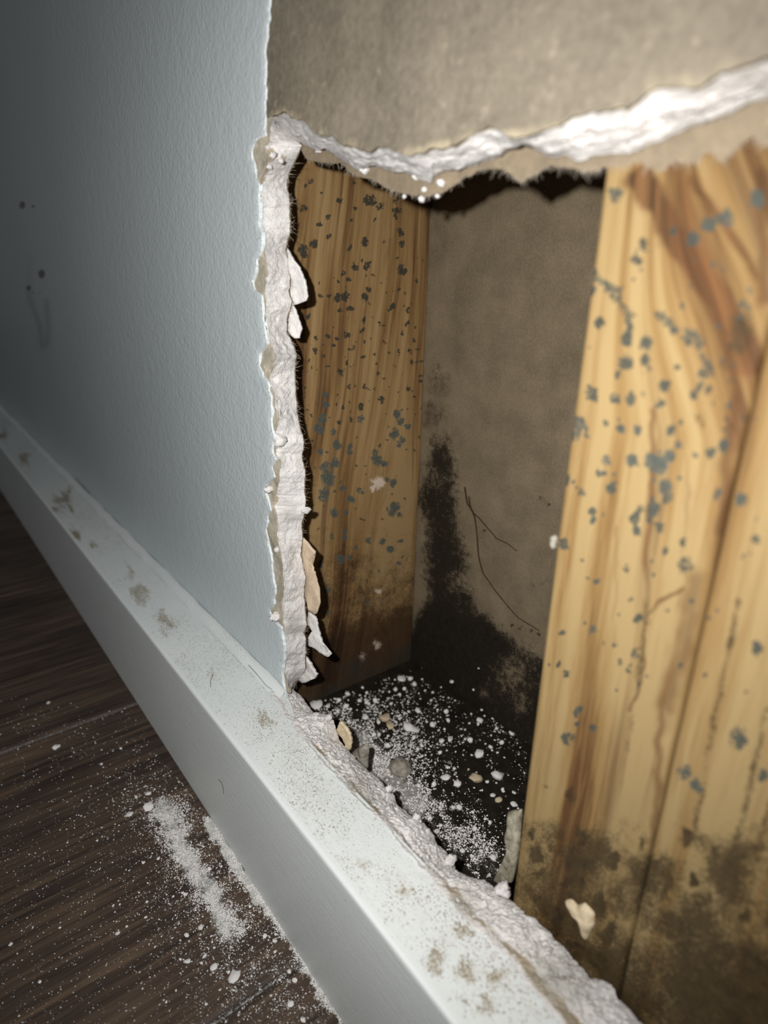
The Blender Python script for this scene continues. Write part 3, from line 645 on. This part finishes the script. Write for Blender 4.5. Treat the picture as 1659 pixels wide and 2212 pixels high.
L_GREY = cr('C', [(840, 970, 18), (835, 1040, 24), (820, 1120, 26), (1050, 1120, 20), (1270, 1090, 26), (1290, 1140, 20), (1330, 1165, 16), (1250, 1205, 28), (800, 1180, 24), (890, 1200, 20), (905, 1270, 30), (985, 1280, 20), (810, 1310, 18), (980, 1320, 18), (1280, 1270, 20), (1300, 1240, 16), (1150, 1370, 36), (1130, 1320, 20), (1190, 1390, 18), (830, 1400, 26), (890, 1390, 26), (850, 1470, 46), (830, 1570, 36), (940, 1540, 18), (1050, 1550, 18), (1240, 1500, 26), (1200, 1480, 18), (990, 1600, 20), (1255, 1640, 30), (890, 1680, 24), (960, 1680, 14), (1280, 1690, 16), (880, 1820, 14), (960, 1830, 14), (1180, 1860, 14), (1280, 1850, 16), (1240, 1900, 18)]) + \
    cr('D', [(1240, 20, 24), (890, 30, 22), (960, 130, 16), (1090, 180, 16), (1180, 190, 20), (1230, 240, 22), (1290, 190, 18), (925, 300, 26), (800, 330, 20), (1020, 230, 14), (990, 290, 14), (1270, 320, 14), (1160, 370, 10), (850, 490, 16), (1090, 550, 12), (870, 620, 10)])
r2 = np.random.default_rng(3)
L_FINE = [(r2.uniform(650, 930), y, r2.uniform(1.5, 3.6)) for y in r2.triangular(420, 780, 1400, 190)]
def attr_left(P):
    qx, qy = warp(*proj(P), 7, 0.085); vis = P[..., 0] > XS - 0.02
    md = np.maximum.reduce([spots(qx, qy, L_DARK, 1.1), spots(qx, qy, L_GREY, 1.1), 0.75 * spots(qx, qy, L_FINE, 1.1)]) * vis
    md = np.maximum(md, 0.55 * sstep(0, 0.34, ZP + 0.26 + 0.22 * fbm(P, 5, 4, 66) - P[..., 2]) * vis)
    gy = np.clip(spots(qx, qy, [(a, b, c * 1.6) for a, b, c in L_GREY]) * 1.6, 0, 1)
    wh = np.maximum(spots(qx, qy, cr('C', [(1150, 1500, 42), (1120, 1540, 22)]) + cr('D', [(1150, 490, 24, .7), (1140, 810, 40, .6), (1060, 880, 40, .5)])) * vis, 0)
    rot = np.maximum(1.15 * sstep(1180, 1480, qy + 0.35 * (qx - 800)), 0.9 * sstep(-0.07, 0.0, -(P[..., 2] - ZP)) ) * vis
    rot = np.maximum(rot, 0.52 * sstep(960, 1330, qy) * vis)
    g = np.stack([P[..., 1] - 0.14 * P[..., 2] * (1 - sstep(0.7, 0.95, P[..., 1])) + 0.02 * fbm(P, 2, 2, 5), P[..., 0], P[..., 2]], -1)
    br = 0.36 * np.exp(-(segdist(qx, qy, [(845, 520), (800, 640), (772, 760), (742, 900), (735, 1060)]) / 14) ** 2) * vis
    return dict(grain=g, mold=md, grey=gy, white=wh, rot=rot, brown=br)
st = member('wall_stud', rounded(XS - 0.375, XS, BT + 0.008, YB - 0.002, 0.012, (6, 170, 6, 6)), zrun(ZP, 0.5, 560, [0.8, 2, 6, 14]), 2, WOOD_L, attr_left, (XS - .19, .4, ZP))
tag(st, 'orange brown pine stud peppered with dark mould spots, behind the cut plasterboard edge', 'wall stud', 'timber frame in the wall cavity')

R_SP = cr('G', [(655, 270, 22), (810, 365, 25), (735, 120, 20), (805, 510, 28), (760, 580, 16), (930, 385, 30, .8), (925, 490, 22), (1030, 645, 20), (605, 690, 30, .8), (740, 720, 22), (840, 725, 24), (910, 700, 14), (1010, 755, 18), (1085, 910, 22), (880, 910, 18), (1070, 1060, 26), (1000, 1110, 42), (960, 1080, 22), (1040, 1250, 28), (1060, 1320, 22), (970, 1380, 26), (545, 1295, 18), (600, 1400, 16), (895, 1385, 16), (865, 1435, 18), (870, 1520, 18), (440, 1590, 22), (1010, 1500, 20, .8), (1045, 1630, 14), (1155, 1580, 16), (1160, 1720, 34, .8), (1300, 670, 16), (1210, 690, 20, .8), (780, 905, 18, .8), (690, 1090, 22, .8), (850, 1100, 28, .8), (720, 1250, 24, .8), (1390, 1010, 26), (1310, 1060, 22), (520, 880, 34, .8), (500, 940, 24), (440, 1210, 20), (1360, 1290, 18), (610, 80, 16), (1500, 1330, 26, .8), (1590, 1560, 18), (700, 870, 14), (640, 1170, 14), (1130, 1000, 16)]) + \
    cr('H', [(600, 575, 15), (545, 720, 22), (685, 660, 13), (915, 90, 14), (905, 270, 16), (1540, 240, 26, .8), (600, 640, 10), (540, 380, 10), (680, 150, 18, .7), (1160, 890, 24, .8), (1220, 960, 26, .8), (1440, 710, 40, .6), (1575, 910, 20)]) + cr('B', [(945, 1410, 24), (985, 1330, 22, .8), (1420, 1190, 32), (1330, 1215, 24), (1255, 1300, 24), (1150, 1260, 16), (830, 1060, 30, .6), (1600, 1080, 30, .7)])
R_SP = [(p[0], p[1], p[2] * 1.4) + tuple(p[3:]) for p in R_SP]
r3 = np.random.default_rng(5)
R_SP += [(r3.uniform(1180, 1640), r3.uniform(560, 1500), r3.uniform(3, 6.5), 0.8) for _ in range(110)]
R_ST = [cr('G', [(620, 0), (720, 100), (800, 190), (840, 300)]), cr('G', [(1000, 190), (1080, 260), (1150, 380)]), cr('G', [(1180, 330), (1250, 430), (1290, 560), (1250, 680)])]
R_ROT = cr('H', [(370, 1210, 55), (560, 1030, 35, .8), (640, 1250, 80), (790, 1350, 60, 1.3), (380, 1340, 60), (480, 1290, 50, .8), (400, 1440, 60), (560, 1480, 70), (370, 1560, 45), (930, 1500, 60, .8), (700, 1600, 90), (500, 1650, 60), (760, 1750, 80, 1.2), (600, 1800, 70), (700, 1880, 70, 1.2), (450, 980, 25, .6),
                 (1190, 1240, 50, 1.3), (1300, 1280, 45), (1220, 1450, 42, 1.3), (1000, 1450, 50, .8), (1180, 1830, 70, 1.2), (1250, 1900, 60, 1.2), (1380, 1820, 80), (1500, 1900, 90, 1.1), (1470, 1640, 50), (1400, 1550, 40, .8), (900, 1900, 60), (1100, 2000, 80), (1300, 2080, 100), (1500, 2100, 110, 1.1), (1200, 1650, 60, .8), (960, 1250, 30, .8)])
def attr_right(P):
    ox_, oy_ = proj(P); qx, qy = warp(*warp(ox_, oy_, 18, 0.03, 4), 10, 0.07); x, z = P[..., 0], P[..., 2]
    first = x < -0.462; vis = P[..., 1] < 0.2
    md = 1.15 * spots(*warp(ox_, oy_, 8, 0.07), R_SP, 1.15)
    md = np.maximum(md, 0.5 * np.max([np.exp(-(segdist(qx, qy, p) / 15) ** 2) for p in R_ST], 0))
    rot = np.maximum(0.62 * spots(qx, qy, cr('G', [(1255, 850, 60), (1430, 890, 75), (1410, 520, 60, .8)]) + [(1590, 740, 40), (1600, 700, 40)]), 0.85 * spots(qx, qy, R_ROT))
    big = fbm(np.stack([qx * .012, qy * .009, qx * 0], -1), 1, 4, 33)
    rot = np.maximum(rot, np.clip(0.56 + 0.5 * big, 0, 1) * sstep(1720, 1880, oy_ + 40 * big)); rot = np.maximum(rot, np.clip(0.72 + 0.35 * big, 0, 1) * sstep(1930, 2080, oy_))
    for pts, w, k in [([(1594, 1300), (1560, 1480), (1530, 1620), (1501, 1795)], 7, .6), ([(1659, 1531), (1620, 1700), (1580, 1880), (1550, 1990)], 8, .65), ([(1659, 1740), (1625, 1900), (1600, 2010)], 7, .6),
                      ([(1400, 1300), (1385, 1420), (1368, 1520), (1355, 1620)], 7, .55), ([(1350, 1640), (1330, 1790), (1312, 1880)], 5, .3), ([(1200, 1750), (1190, 1870)], 10, .3), ([(1545, 1560), (1530, 1700)], 8, .3)]:
        rot = np.maximum(rot, 0.85 * k * np.exp(-(segdist(*warp(ox_, oy_, 6, 0.02), pts) / (w * 1.7)) ** 2))
    br = 0
    for pts, w, k in [([(1385, 390), (1450, 500), (1530, 610), (1590, 700), (1620, 780)], 34, .85), ([(1490, 385), (1560, 480), (1640, 600)], 16, .5), ([(1590, 860), (1570, 1000), (1555, 1150)], 26, .45),
                      ([(1415, 890), (1412, 1080), (1400, 1250), (1395, 1350)], 12, .42), ([(1500, 1250), (1470, 1420), (1440, 1520)], 40, .42), ([(1335, 1140), (1330, 1400)], 9, .3), ([(1440, 1500), (1420, 1700), (1400, 1850)], 14, .4),
                      ([(1445, 1040), (1425, 1200)], 14, .35), ([(1480, 990), (1480, 1200)], 12, .3), ([(1390, 360), (1470, 330)], 20, .5), ([(1470, 1270), (1425, 1300), (1398, 1330), (1385, 1430), (1366, 1540)], 9, .48), ([(1450, 1400), (1440, 1560)], 46, .28), ([(1640, 380), (1659, 640)], 30, .5)]:
        br = np.maximum(br, 1.35 * k * np.exp(-(segdist(*warp(ox_, oy_, 14, 0.015), pts) / w) ** 2))
    br = np.maximum(br, (0.42 + 0.3 * fbm(np.stack([x * 0, z * 0, x + 0.62 * z], -1), 30, 2, 44)) * polymask(ox_, oy_, [(1400, 330), (1700, 250), (1700, 900), (1610, 850), (1560, 700), (1450, 520)], 40))
    br = np.where(first, br, br * 0.35)
    bend = np.where(first, 0.62 * np.clip(z + 0.28, 0, 2) ** 1.15 * sstep(-0.80, -0.62, x), 0)
    g = np.stack([x + bend * 1.0 + 0.012 * fbm(P, 3, 2, 8) + P[..., 1] * 0.5, P[..., 1], z * np.where(first, 1, 0.8) + np.where(first, 0, 9.0)], -1)
    zero = np.zeros_like(x)
    gy = np.clip(0.45 + 0.6 * fbm(P, 6, 2, 12), 0, 1)
    return dict(grain=g, mold=md * vis, grey=gy, white=zero, rot=rot * vis, brown=br * vis)
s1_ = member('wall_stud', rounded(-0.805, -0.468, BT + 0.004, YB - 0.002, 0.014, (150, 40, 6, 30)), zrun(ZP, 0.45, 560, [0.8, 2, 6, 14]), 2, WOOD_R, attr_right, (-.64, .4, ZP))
tag(s1_, 'pale pine stud with swirling brown grain and blackened foot, right of the open cavity', 'wall stud', 'timber frame in the wall cavity')
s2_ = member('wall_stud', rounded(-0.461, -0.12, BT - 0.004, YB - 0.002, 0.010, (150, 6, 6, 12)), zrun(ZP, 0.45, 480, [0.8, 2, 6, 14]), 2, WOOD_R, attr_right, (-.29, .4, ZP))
tag(s2_, 'straight grained pine stud with dark streaks at the right edge, doubled against its neighbour', 'wall stud', 'timber frame in the wall cavity')

PPOLY = [(640, 1520), (700, 1505), (890, 1440), (960, 1480), (1150, 1600), (1140, 1720), (1110, 1950), (1020, 1920), (850, 1740), (760, 1660)]
def attr_plate(P):
    qx, qy = proj(P)
    qx, qy = warp(qx, qy, 16, 0.04, 9)
    d = 0.66 * np.exp(-(segdist(qx, qy, [(780, 1610), (840, 1680), (900, 1740)]) / 55) ** 2)
    d = np.maximum(d, 0.40 * np.exp(-(segdist(qx, qy, [(930, 1780), (1000, 1840), (1060, 1870)]) / 60) ** 2))
    d = np.maximum(d, 0.22 * np.exp(-(segdist(qx, qy, [(720, 1540), (850, 1600), (950, 1650)]) / 60) ** 2))
    d = d * (1 - 0.8 * spots(qx, qy, [(1010, 1680, 50), (1090, 1740, 50), (1050, 1640, 40)]))
    return dict(dust=d * (P[..., 2] > ZP - 0.02))
pr = rounded(BT + 0.003, YB - 0.002, FZ - 0.25, ZP, 0.01, (6, 6, 150, 6))
pt = member('bottom_plate', pr, np.concatenate([[-14, -5, -2.6], np.linspace(-2.4, -0.6, 320), [0, 3.2]]), 0, PLATE, attr_plate, (-1.4, .4, FZ))
tag(pt, 'black mouldy bottom plate strewn with white plaster crumbs between the studs', 'bottom plate', 'timber frame in the wall cavity')

# sealant smear at the foot of the stud, flake on the stud, pale bit at the stud edge
def slab(name, pts, y0, thick, mat, seed, label, cat, axis=1):
    pts = np.array([p[:2] for p in pts]); n = 64
    d = np.r_[0, np.cumsum(np.hypot(*np.diff(np.vstack([pts, pts[:1]]), axis=0).T))]; pp = np.vstack([pts, pts[:1]])
    s = np.linspace(0, d[-1], n, endpoint=False); ox = np.interp(s, d, pp[:, 0]); oy = np.interp(s, d, pp[:, 1])
    ox = ox + 1.5 * fbm(np.stack([s * .12, s * 0, s * 0], -1), 1, 3, seed)
    c = (ox.mean(), oy.mean()); A = []
    for i, r in enumerate(np.concatenate([np.linspace(0.02, 0.96, 8), [1.0]])):
        p = at(c[0] + (ox - c[0]) * r, c[1] + (oy - c[1]) * r, axis, y0)
        h = thick * (1 - r ** 4) ** 0.5 * (1 + 0.5 * fbm(p, 30, 3, seed)); p[:, axis] -= h if axis == 1 else -h; A.append(p)
    base_ = A[-1].copy(); base_[:, axis] += 0.004 * (1 if axis == 1 else -1); A.append(base_)
    V = np.array(A).reshape(-1, 3); z = np.zeros(len(V))
    o = mesh(name, V, quads(len(A), n, wrap=True, flip=(axis != 1)), mat, None, dict(kraft=z, grey=z, pale=z), origin=V.mean(0))
    return tag(o, label, cat)
slab('sealant_smear', cr('F', [(1238, 978), (1318, 962), (1312, 1080), (1300, 1200), (1290, 1280), (1262, 1400), (1190, 1415), (1150, 1392), (1215, 1335), (1240, 1200), (1222, 1120), (1240, 1050)]), 0.155, 0.012, SEAL, 3, 'yellowish dried sealant smear at the foot of the pale stud', 'sealant')
slab('plaster_flake', cr('H', [(540, 1560), (570, 1558), (600, 1590), (640, 1575), (690, 1630), (690, 1690), (650, 1770), (635, 1760), (640, 1690), (600, 1640), (560, 1610)]), BT + 0.003, 0.016, CRUMB2, 4, 'cream torn flake stuck to the blackened foot of the pale stud', 'flake')
slab('plaster_flake', cr('G', [(365, 1545), (385, 1540), (395, 1570), (388, 1615), (372, 1625), (358, 1595)]), BT + 0.03, 0.006, GREYBIT, 5, 'tiny white flake clinging to the left edge of the pale stud', 'flake')

# ------------------------------------------------------------------ crumbs
def crumb_mesh(seed):
    th = np.linspace(0, np.pi, 7)[:, None]; ph = np.linspace(0, 2 * np.pi, 9, endpoint=False)[None]
    d = np.stack([np.sin(th) * np.cos(ph), np.sin(th) * np.sin(ph), np.cos(th) + 0 * ph], -1)
    q = d * (1 + 0.85 * fbm(d + seed * 9.1, 2.0, 3, seed, 0.6))[..., None]
    me = bpy.data.meshes.new('gypsum_crumb')
    me.from_pydata((q.reshape(-1, 3)).tolist(), [], [tuple(f) for f in quads(7, 9, wrap=True, flip=True).tolist()]); me.update()
    me.polygons.foreach_set('use_smooth', [True] * len(me.polygons)); return me
CM = [crumb_mesh(i) for i in range(10)]
for m_ in CM: m_.materials.append(CRUMB)
CMT = [m_.copy() for m_ in CM[:4]]
for m_ in CMT: m_.materials.clear(); m_.materials.append(CRUMB2)
def depth(p): return float((np.asarray(p) - CAM) @ FWD)
def crumb(px, py, rpx, zc, label, group, tan=False, flat=0.6, name='gypsum_crumb', axis=2):
    p = at(px, py, axis, zc); r = rpx / F * depth(p)
    o = bpy.data.objects.new(name, random.choice(CMT if tan else CM)); COL.objects.link(o)
    s = np.array([r * random.uniform(.85, 1.25), r * random.uniform(.8, 1.15), r * flat * random.uniform(.8, 1.2)])
    o.scale = Vector(s * U); o.rotation_euler = (random.uniform(-.3, .3), random.uniform(-.3, .3), random.uniform(0, 6.28))
    q = p.copy()
    if axis == 2: q[2] += s[2] * 0.75
    else: q[1] -= s[2] * 0.5
    o.location = Vector(W(q)); return tag(o, label, 'crumb', group)
GP = 'gypsum crumbs on the bottom plate'; GF_ = 'gypsum crumbs on the floor'
# singled-out pieces on the plate (crop F)
for x, y, r, tan, lab in [(655, 485, 40, 0, 'broad flat white plaster crumb in the middle of the black plate'), (1170, 770, 42, 0, 'large white plaster crumb on the bare black patch near the pale stud'),
                          (1045, 785, 36, 1, 'cream plaster crumb left of the large white one on the black plate'), (865, 780, 26, 0, 'white plaster crumb left of centre in the dusty part of the plate'),
                          (1065, 640, 32, 0, 'oblong white plaster crumb on the plate below the mouldy back board'), (505, 430, 36, 1, 'tan paper chip lying on the far part of the black plate'),
                          (530, 468, 24, 1, 'small cream chip touching the tan paper chip on the plate'), (600, 190, 30, 0, 'pale flat crumb in the far corner by the orange stud'),
                          (1068, 435, 20, 0, 'upright white crumb near the back board end of the plate'), (700, 380, 18, 0, 'angular white crumb in the far middle of the plate'),
                          (1180, 912, 20, 1, 'cream angular crumb beside the foot of the pale stud'), (1145, 885, 20, 0, 'white crumb touching the cream angular crumb near the pale stud'),
                          (890, 543, 16, 0, 'round white crumb on the dark middle of the plate'), (935, 818, 28, 0, 'white crumb between the dusty patch and the cream crumb'),
                          (95, 350, 34, 0, 'soft white plaster clump at the dark corner beside the cut edge'), (385, 420, 22, 0, 'white crumb left of the tan paper chip on the plate'),
                          (632, 675, 15, 0, 'white grain standing on the round grey chip'), (1270, 940, 20, 0, 'white crumb pair against the foot of the pale stud')]:
    px, py = CR['F'][0] + x / 2.765, CR['F'][1] + y / 2.765
    crumb(px, py, r / 2.765, ZP, lab, None, tan=bool(tan), flat=0.5)
o = blob('round_chip', at(865, 1657, 2, ZP + 0.012), (0.05, 0.045, 0.03), GREYBIT, None, 77, 0.3, freq=1.8); tag(o, 'round grey dusty chip half buried in white powder on the plate', 'chip')
slab('paper_shard', cr('F', [(300, 640), (330, 600), (395, 565), (405, 600), (400, 680), (398, 720), (350, 690)]), 0.17, 0.02, GREYBIT, 9, 'grey upright paper shard dusted with powder behind the cut bottom edge', 'paper shard')
# look-alike crumbs
def sample(n, dens, box):
    out = []
    while len(out) < n:
        x = rng.uniform(box[0], box[2], 4000); y = rng.uniform(box[1], box[3], 4000)
        k_ = rng.uniform(0, 1, 4000) < dens(x, y); out += list(zip(x[k_], y[k_]))
    return out[:n]
def dens_plate(x, y):
    ok = inpoly(x, y, [(668, 1528), (720, 1508), (885, 1448), (960, 1490), (1138, 1600), (1135, 1720), (1100, 1900), (1040, 1900), (960, 1820), (880, 1735), (790, 1640), (740, 1560)])
    d = 0.35 + 0.6 * np.exp(-(segdist(x, y, [(690, 1520), (780, 1500), (880, 1480)]) / 30) ** 2) + 0.4 * np.exp(-(segdist(x, y, [(900, 1700), (1050, 1870)]) / 90) ** 2)
    return ok * d * (1 - 0.85 * spots(x, y, [(1015, 1670, 45), (1085, 1735, 45)]))
for x, y in sample(190, dens_plate, (650, 1430, 1150, 1920)):
    crumb(x, y, 2.2 + 4.4 * random.random() ** 2.2, ZP, 'small white gypsum crumb scattered on the black mouldy plate', GP, flat=0.8)
for x, y, r in cr('E', [(320, 1710, 14), (470, 1740, 16), (345, 1805, 12), (435, 1810, 14), (230, 1770, 18), (705, 1965, 12), (790, 2035, 13), (905, 2140, 14), (520, 1890, 10), (640, 1805, 10), (680, 1635, 8), (225, 1635, 8)]):
    crumb(x, y, r, YB, 'white gypsum speck clinging to the black foot of the back board', 'gypsum specks on the back board', axis=1)
# floor pieces (crop K)
for x, y, r, lab in [(265, 200, 30, 'cream rounded crumb on the dark floor at the top left of the powder'), (400, 145, 34, 'soft white clump above the floor powder patch'), (400, 52, 20, 'lone white crumb on the floor above the powder, near the skirting'),
                     (872, 1296, 30, 'white crumb just left of the largest flake on the dark floor'), (1015, 1370, 48, 'largest white plaster flake on the dark floor'), (675, 1065, 20, 'white crumb left of the lower end of the floor powder'),
                     (680, 1252, 22, 'long white crumb left of the two biggest floor flakes'), (1410, 1325, 13, 'round white crumb on the floor joint near the skirting'), (1447, 1387, 17, 'white crumb just below the floor joint near the skirting'),
                     (1420, 1560, 24, 'thin white sliver on the lowest floor plank'), (1510, 1675, 20, 'white crumb on the lowest plank at the bottom of the picture'), (775, 1010, 22, 'ragged white crumb beside the foot of the powder streak'),
                     (665, 770, 16, 'white crumb left of the middle of the powder streak'), (390, 825, 12, 'small white crumb alone on the dark floor left of the powder'), (1235, 1070, 16, 'white crumb between powder streak and skirting'),
                     (1305, 1105, 20, 'white crumb close to the skirting above the floor joint'), (805, 1213, 16, 'angular white crumb above and left of the two biggest floor flakes'), (180, 1050, 16, 'flat white crumb on the dark floor far left of the powder')]:
    px, py = CR['K'][0] + x / 3.318, CR['K'][1] + y / 3.318
    crumb(px, py, r / 3.318, FZ, lab, None, flat=0.32)
crumb(121, 1615, 8, FZ, 'white crumb on the dark floor below the far plank joint', None, flat=.4)
def dens_floor(x, y):
    d = 1.0 * np.exp(-(segdist(x, y, [(340, 1740), (400, 1850), (450, 1930), (490, 2010)]) / 55) ** 2) + 0.35 * np.exp(-(np.hypot(x - 480, y - 2080) / 130) ** 2) + 0.06
    return d * inpoly(x, y, [(0, 1500), (280, 1530), (435, 1790), (620, 2050), (735, 2212), (0, 2212)])
for x, y in sample(130, dens_floor, (0, 1500, 740, 2212)):
    crumb(x, y, 1.5 + 2.3 * random.random() ** 2, FZ, 'small white gypsum crumb scattered on the dark laminate floor', GF_, flat=0.5)

# ------------------------------------------------------------------ fine powder (uncountable): real grains
OCT_V = np.array([[1, 0, 0], [-1, 0, 0], [0, 1, 0], [0, -1, 0], [0, 0, 1], [0, 0, -1]], float)
OCT_F = np.array([[0, 2, 4], [2, 1, 4], [1, 3, 4], [3, 0, 4], [2, 0, 5], [1, 2, 5], [3, 1, 5], [0, 3, 5]])
def powder(name, pts, rad, zc, mat, label, cat, flat=0.6):
    p = at(np.array([q[0] for q in pts]), np.array([q[1] for q in pts]), 2, zc)
    dep = ((p - CAM) @ FWD)
    r = np.array(rad) / F * dep; n = len(r)
    s = np.stack([r * rng.uniform(.7, 1.4, n), r * rng.uniform(.7, 1.4, n), r * flat * rng.uniform(.6, 1.3, n)], -1)
    an = rng.uniform(0, 6.28, n); c, si = np.cos(an)[:, None], np.sin(an)[:, None]
    o = OCT_V[None] * s[:, None, :]
    o = np.stack([o[..., 0] * c - o[..., 1] * si, o[..., 0] * si + o[..., 1] * c, o[..., 2]], -1)
    p[:, 2] += s[:, 2] * 0.7
    V = (p[:, None] + o).reshape(-1, 3); Fc = (OCT_F[None] + (np.arange(n) * 6)[:, None, None]).reshape(-1, 3)
    ob = mesh(name, V, Fc, mat, None, None, smooth=False, origin=p.mean(0) * [1, 1, 0] + [0, 0, zc])
    return tag(ob, label, cat, kind='stuff')
def dens_pow(x, y):
    x0_, y0_ = x, y; x, y = warp(*warp(x, y, 22, 0.02, 7), 10, 0.07, 8)
    w = 0.6 * np.exp(-(segdist(x, y, [(362, 1760), (385, 1820), (420, 1880), (455, 1930), (482, 1985), (490, 2005)]) / 26) ** 2) + 0.9 * np.exp(-(segdist(x, y, [(455, 1778), (503, 1857), (558, 1938)]) / 12) ** 2) + 0.8 * np.exp(-(segdist(x, y, [(558, 1938), (605, 2004), (650, 2068), (740, 2205)]) / 9) ** 2)
    w = w + 0.04 * np.exp(-(segdist(x, y, [(362, 1760), (455, 1930), (560, 2130), (650, 2180)]) / 110) ** 2) + 0.006
    n_ = np.clip(fbm(np.stack([x0_ * .05, y0_ * .05, x * 0], -1), 1, 4, 5, 0.7) * 1.6 + 0.6, 0.05, 1)
    return w * n_ * inpoly(x0_, y0_, [(0, 1500), (280, 1530), (350, 1640), (462, 1775), (516, 1858), (575, 1943), (661, 2069), (760, 2225), (0, 2225)])
pp = sample(24000, dens_pow, (0, 1500, 760, 2225))
powder('gypsum_powder', pp, 0.7 + 1.5 * rng.uniform(0, 1, len(pp)) ** 4, FZ, CRUMB, 'fine white plaster powder spilled on the dark floor beside the skirting', 'powder', 0.5)
def dens_pp(x, y):
    w = 0.08 + 0.9 * np.exp(-(segdist(x, y, [(790, 1620), (860, 1690), (930, 1770), (1050, 1860)]) / 55) ** 2) + 0.3 * np.exp(-(segdist(x, y, [(700, 1530), (820, 1560), (950, 1640)]) / 50) ** 2)
    n_ = np.clip(fbm(np.stack([x * .035, y * .035, x * 0], -1), 1, 4, 15, 0.7) * 1.9 + 0.5, 0.02, 1)
    return w * n_ * inpoly(x, y, [(668, 1528), (885, 1448), (1140, 1600), (1135, 1720), (1100, 1900), (1040, 1905), (960, 1830), (880, 1745), (790, 1650), (740, 1560)]) * (1 - 0.8 * spots(x, y, [(1015, 1670, 45), (1085, 1735, 45)]))
pp = sample(9000, dens_pp, (650, 1430, 1150, 1920))
powder('gypsum_powder', pp, 0.6 + 2.2 * rng.uniform(0, 1, len(pp)) ** 3, ZP, CRUMB, 'fine white plaster dust sprinkled over the black bottom plate', 'powder', 0.7)

# ------------------------------------------------------------------ fibres, hairs and stems
def tubes(curves, rad):                      # list of (n,3) arrays in u -> verts, faces
    V, Fc = [], []; b = 0
    for P_, r in zip(curves, rad):
        P_ = np.asarray(P_, float); n = len(P_)
        T = np.gradient(P_, axis=0); T /= np.linalg.norm(T, axis=1)[:, None] + 1e-12
        a = np.cross(T, [0.31, 0.52, 0.79]); a /= np.linalg.norm(a, axis=1)[:, None] + 1e-12; c = np.cross(T, a)
        w = np.linspace(1, 0.5, n)[:, None] * r
        for q in (0, 2.094, 4.189): V.append(P_ + (a * math.cos(q) + c * math.sin(q)) * w)
        for i in range(n - 1):
            for j in range(3):
                j1 = (j + 1) % 3; Fc.append((b + j * n + i, b + j * n + i + 1, b + j1 * n + i + 1, b + j1 * n + i))
        b += 3 * n
    return np.concatenate(V), np.array(Fc)
def fuzz(edge_pts, n, length, rad, axisdir, seed):
    rr = np.random.default_rng(seed); out = []
    for i in rr.integers(0, len(edge_pts), n):
        p = np.array(edge_pts[i]); d = np.array(axisdir) + rr.normal(0, .7, 3); d /= np.linalg.norm(d); L_ = length * rr.uniform(.3, 1.2); bnd = rr.normal(0, .35, 3)
        s = np.linspace(0, 1, 5)[:, None]; out.append(p + d * L_ * s + bnd * L_ * s ** 2)
    return out, [rad * rr.uniform(.6, 1.2) for _ in range(n)]
c1, r1 = fuzz(g1[60:], 520, 0.020, 0.0005, (0.7, .5, -.3), 1)
c2, r2_ = fuzz(p1[:620], 480, 0.012, 0.00045, (0.1, .1, -1), 2)
V, Fc = tubes(c1 + c2, r1 + r2_)
tag(mesh('paper_fibres', V, Fc, FIBRE, wall), kind='stuff')
c1, r1 = fuzz(at(xpe[150:], ys[150:], 1, -0.004), 260, 0.012, 0.0005, (-.4, -.3, 0), 3)
V, Fc = tubes(c1, r1); tag(mesh('paper_fibres', V, Fc, FIBRE, wall), kind='stuff')
def strand(name, pts, axis, val, r, mat, label, cat, off=0.006):
    x, y, s = resample(pts, 60)
    P_ = at(x, y, axis, val); P_ = P_ + (np.array([0, -1, 0]) if axis == 1 else np.array([0, 0, 1])) * (off + 0.004 * np.sin(s * 0.05))[:, None]
    V, Fc = tubes([P_], [r]); return tag(mesh(name, V, Fc, mat, None, origin=P_[-1]), label, cat)
strand('dry_stem', cr('E', [(575, 190), (600, 320), (640, 385), (655, 450), (670, 580), (690, 740), (720, 880), (800, 1000), (900, 1110), (1000, 1230), (1080, 1285), (1160, 1330)]), 1, YB, 0.0042, STEM, 'long curved dry brown stem lying against the brown back board', 'stem')
strand('dry_stem', cr('E', [(612, 265), (625, 330), (645, 385), (700, 440), (760, 520), (830, 600), (920, 635), (1000, 695)]), 1, YB, 0.0036, STEM, 'short straight dry stem branching off the long curved stem', 'stem', 0.010)
strand('lint_hair', cr('D', [(378, 938), (430, 1000), (480, 1060), (540, 1095), (600, 1102), (645, 1092), (660, 1058), (652, 1040)]), 2, Z_BB, 0.0018, HAIR, 'grey hair looped at the corner of the cut wall and skirting', 'hair')
strand('lint_hair', cr('D', [(168, 990), (152, 1030), (152, 1072)]), 2, Z_BB, 0.0013, DARKHAIR, 'short dark hair on top of the white skirting', 'hair', 0.003)
strand('lint_hair', cr('D', [(203, 1612), (225, 1630), (235, 1660), (240, 1695)]), 1, Y_BB, 0.0012, DARKHAIR, 'tiny hair on the grey front face of the skirting', 'hair', 0.003)
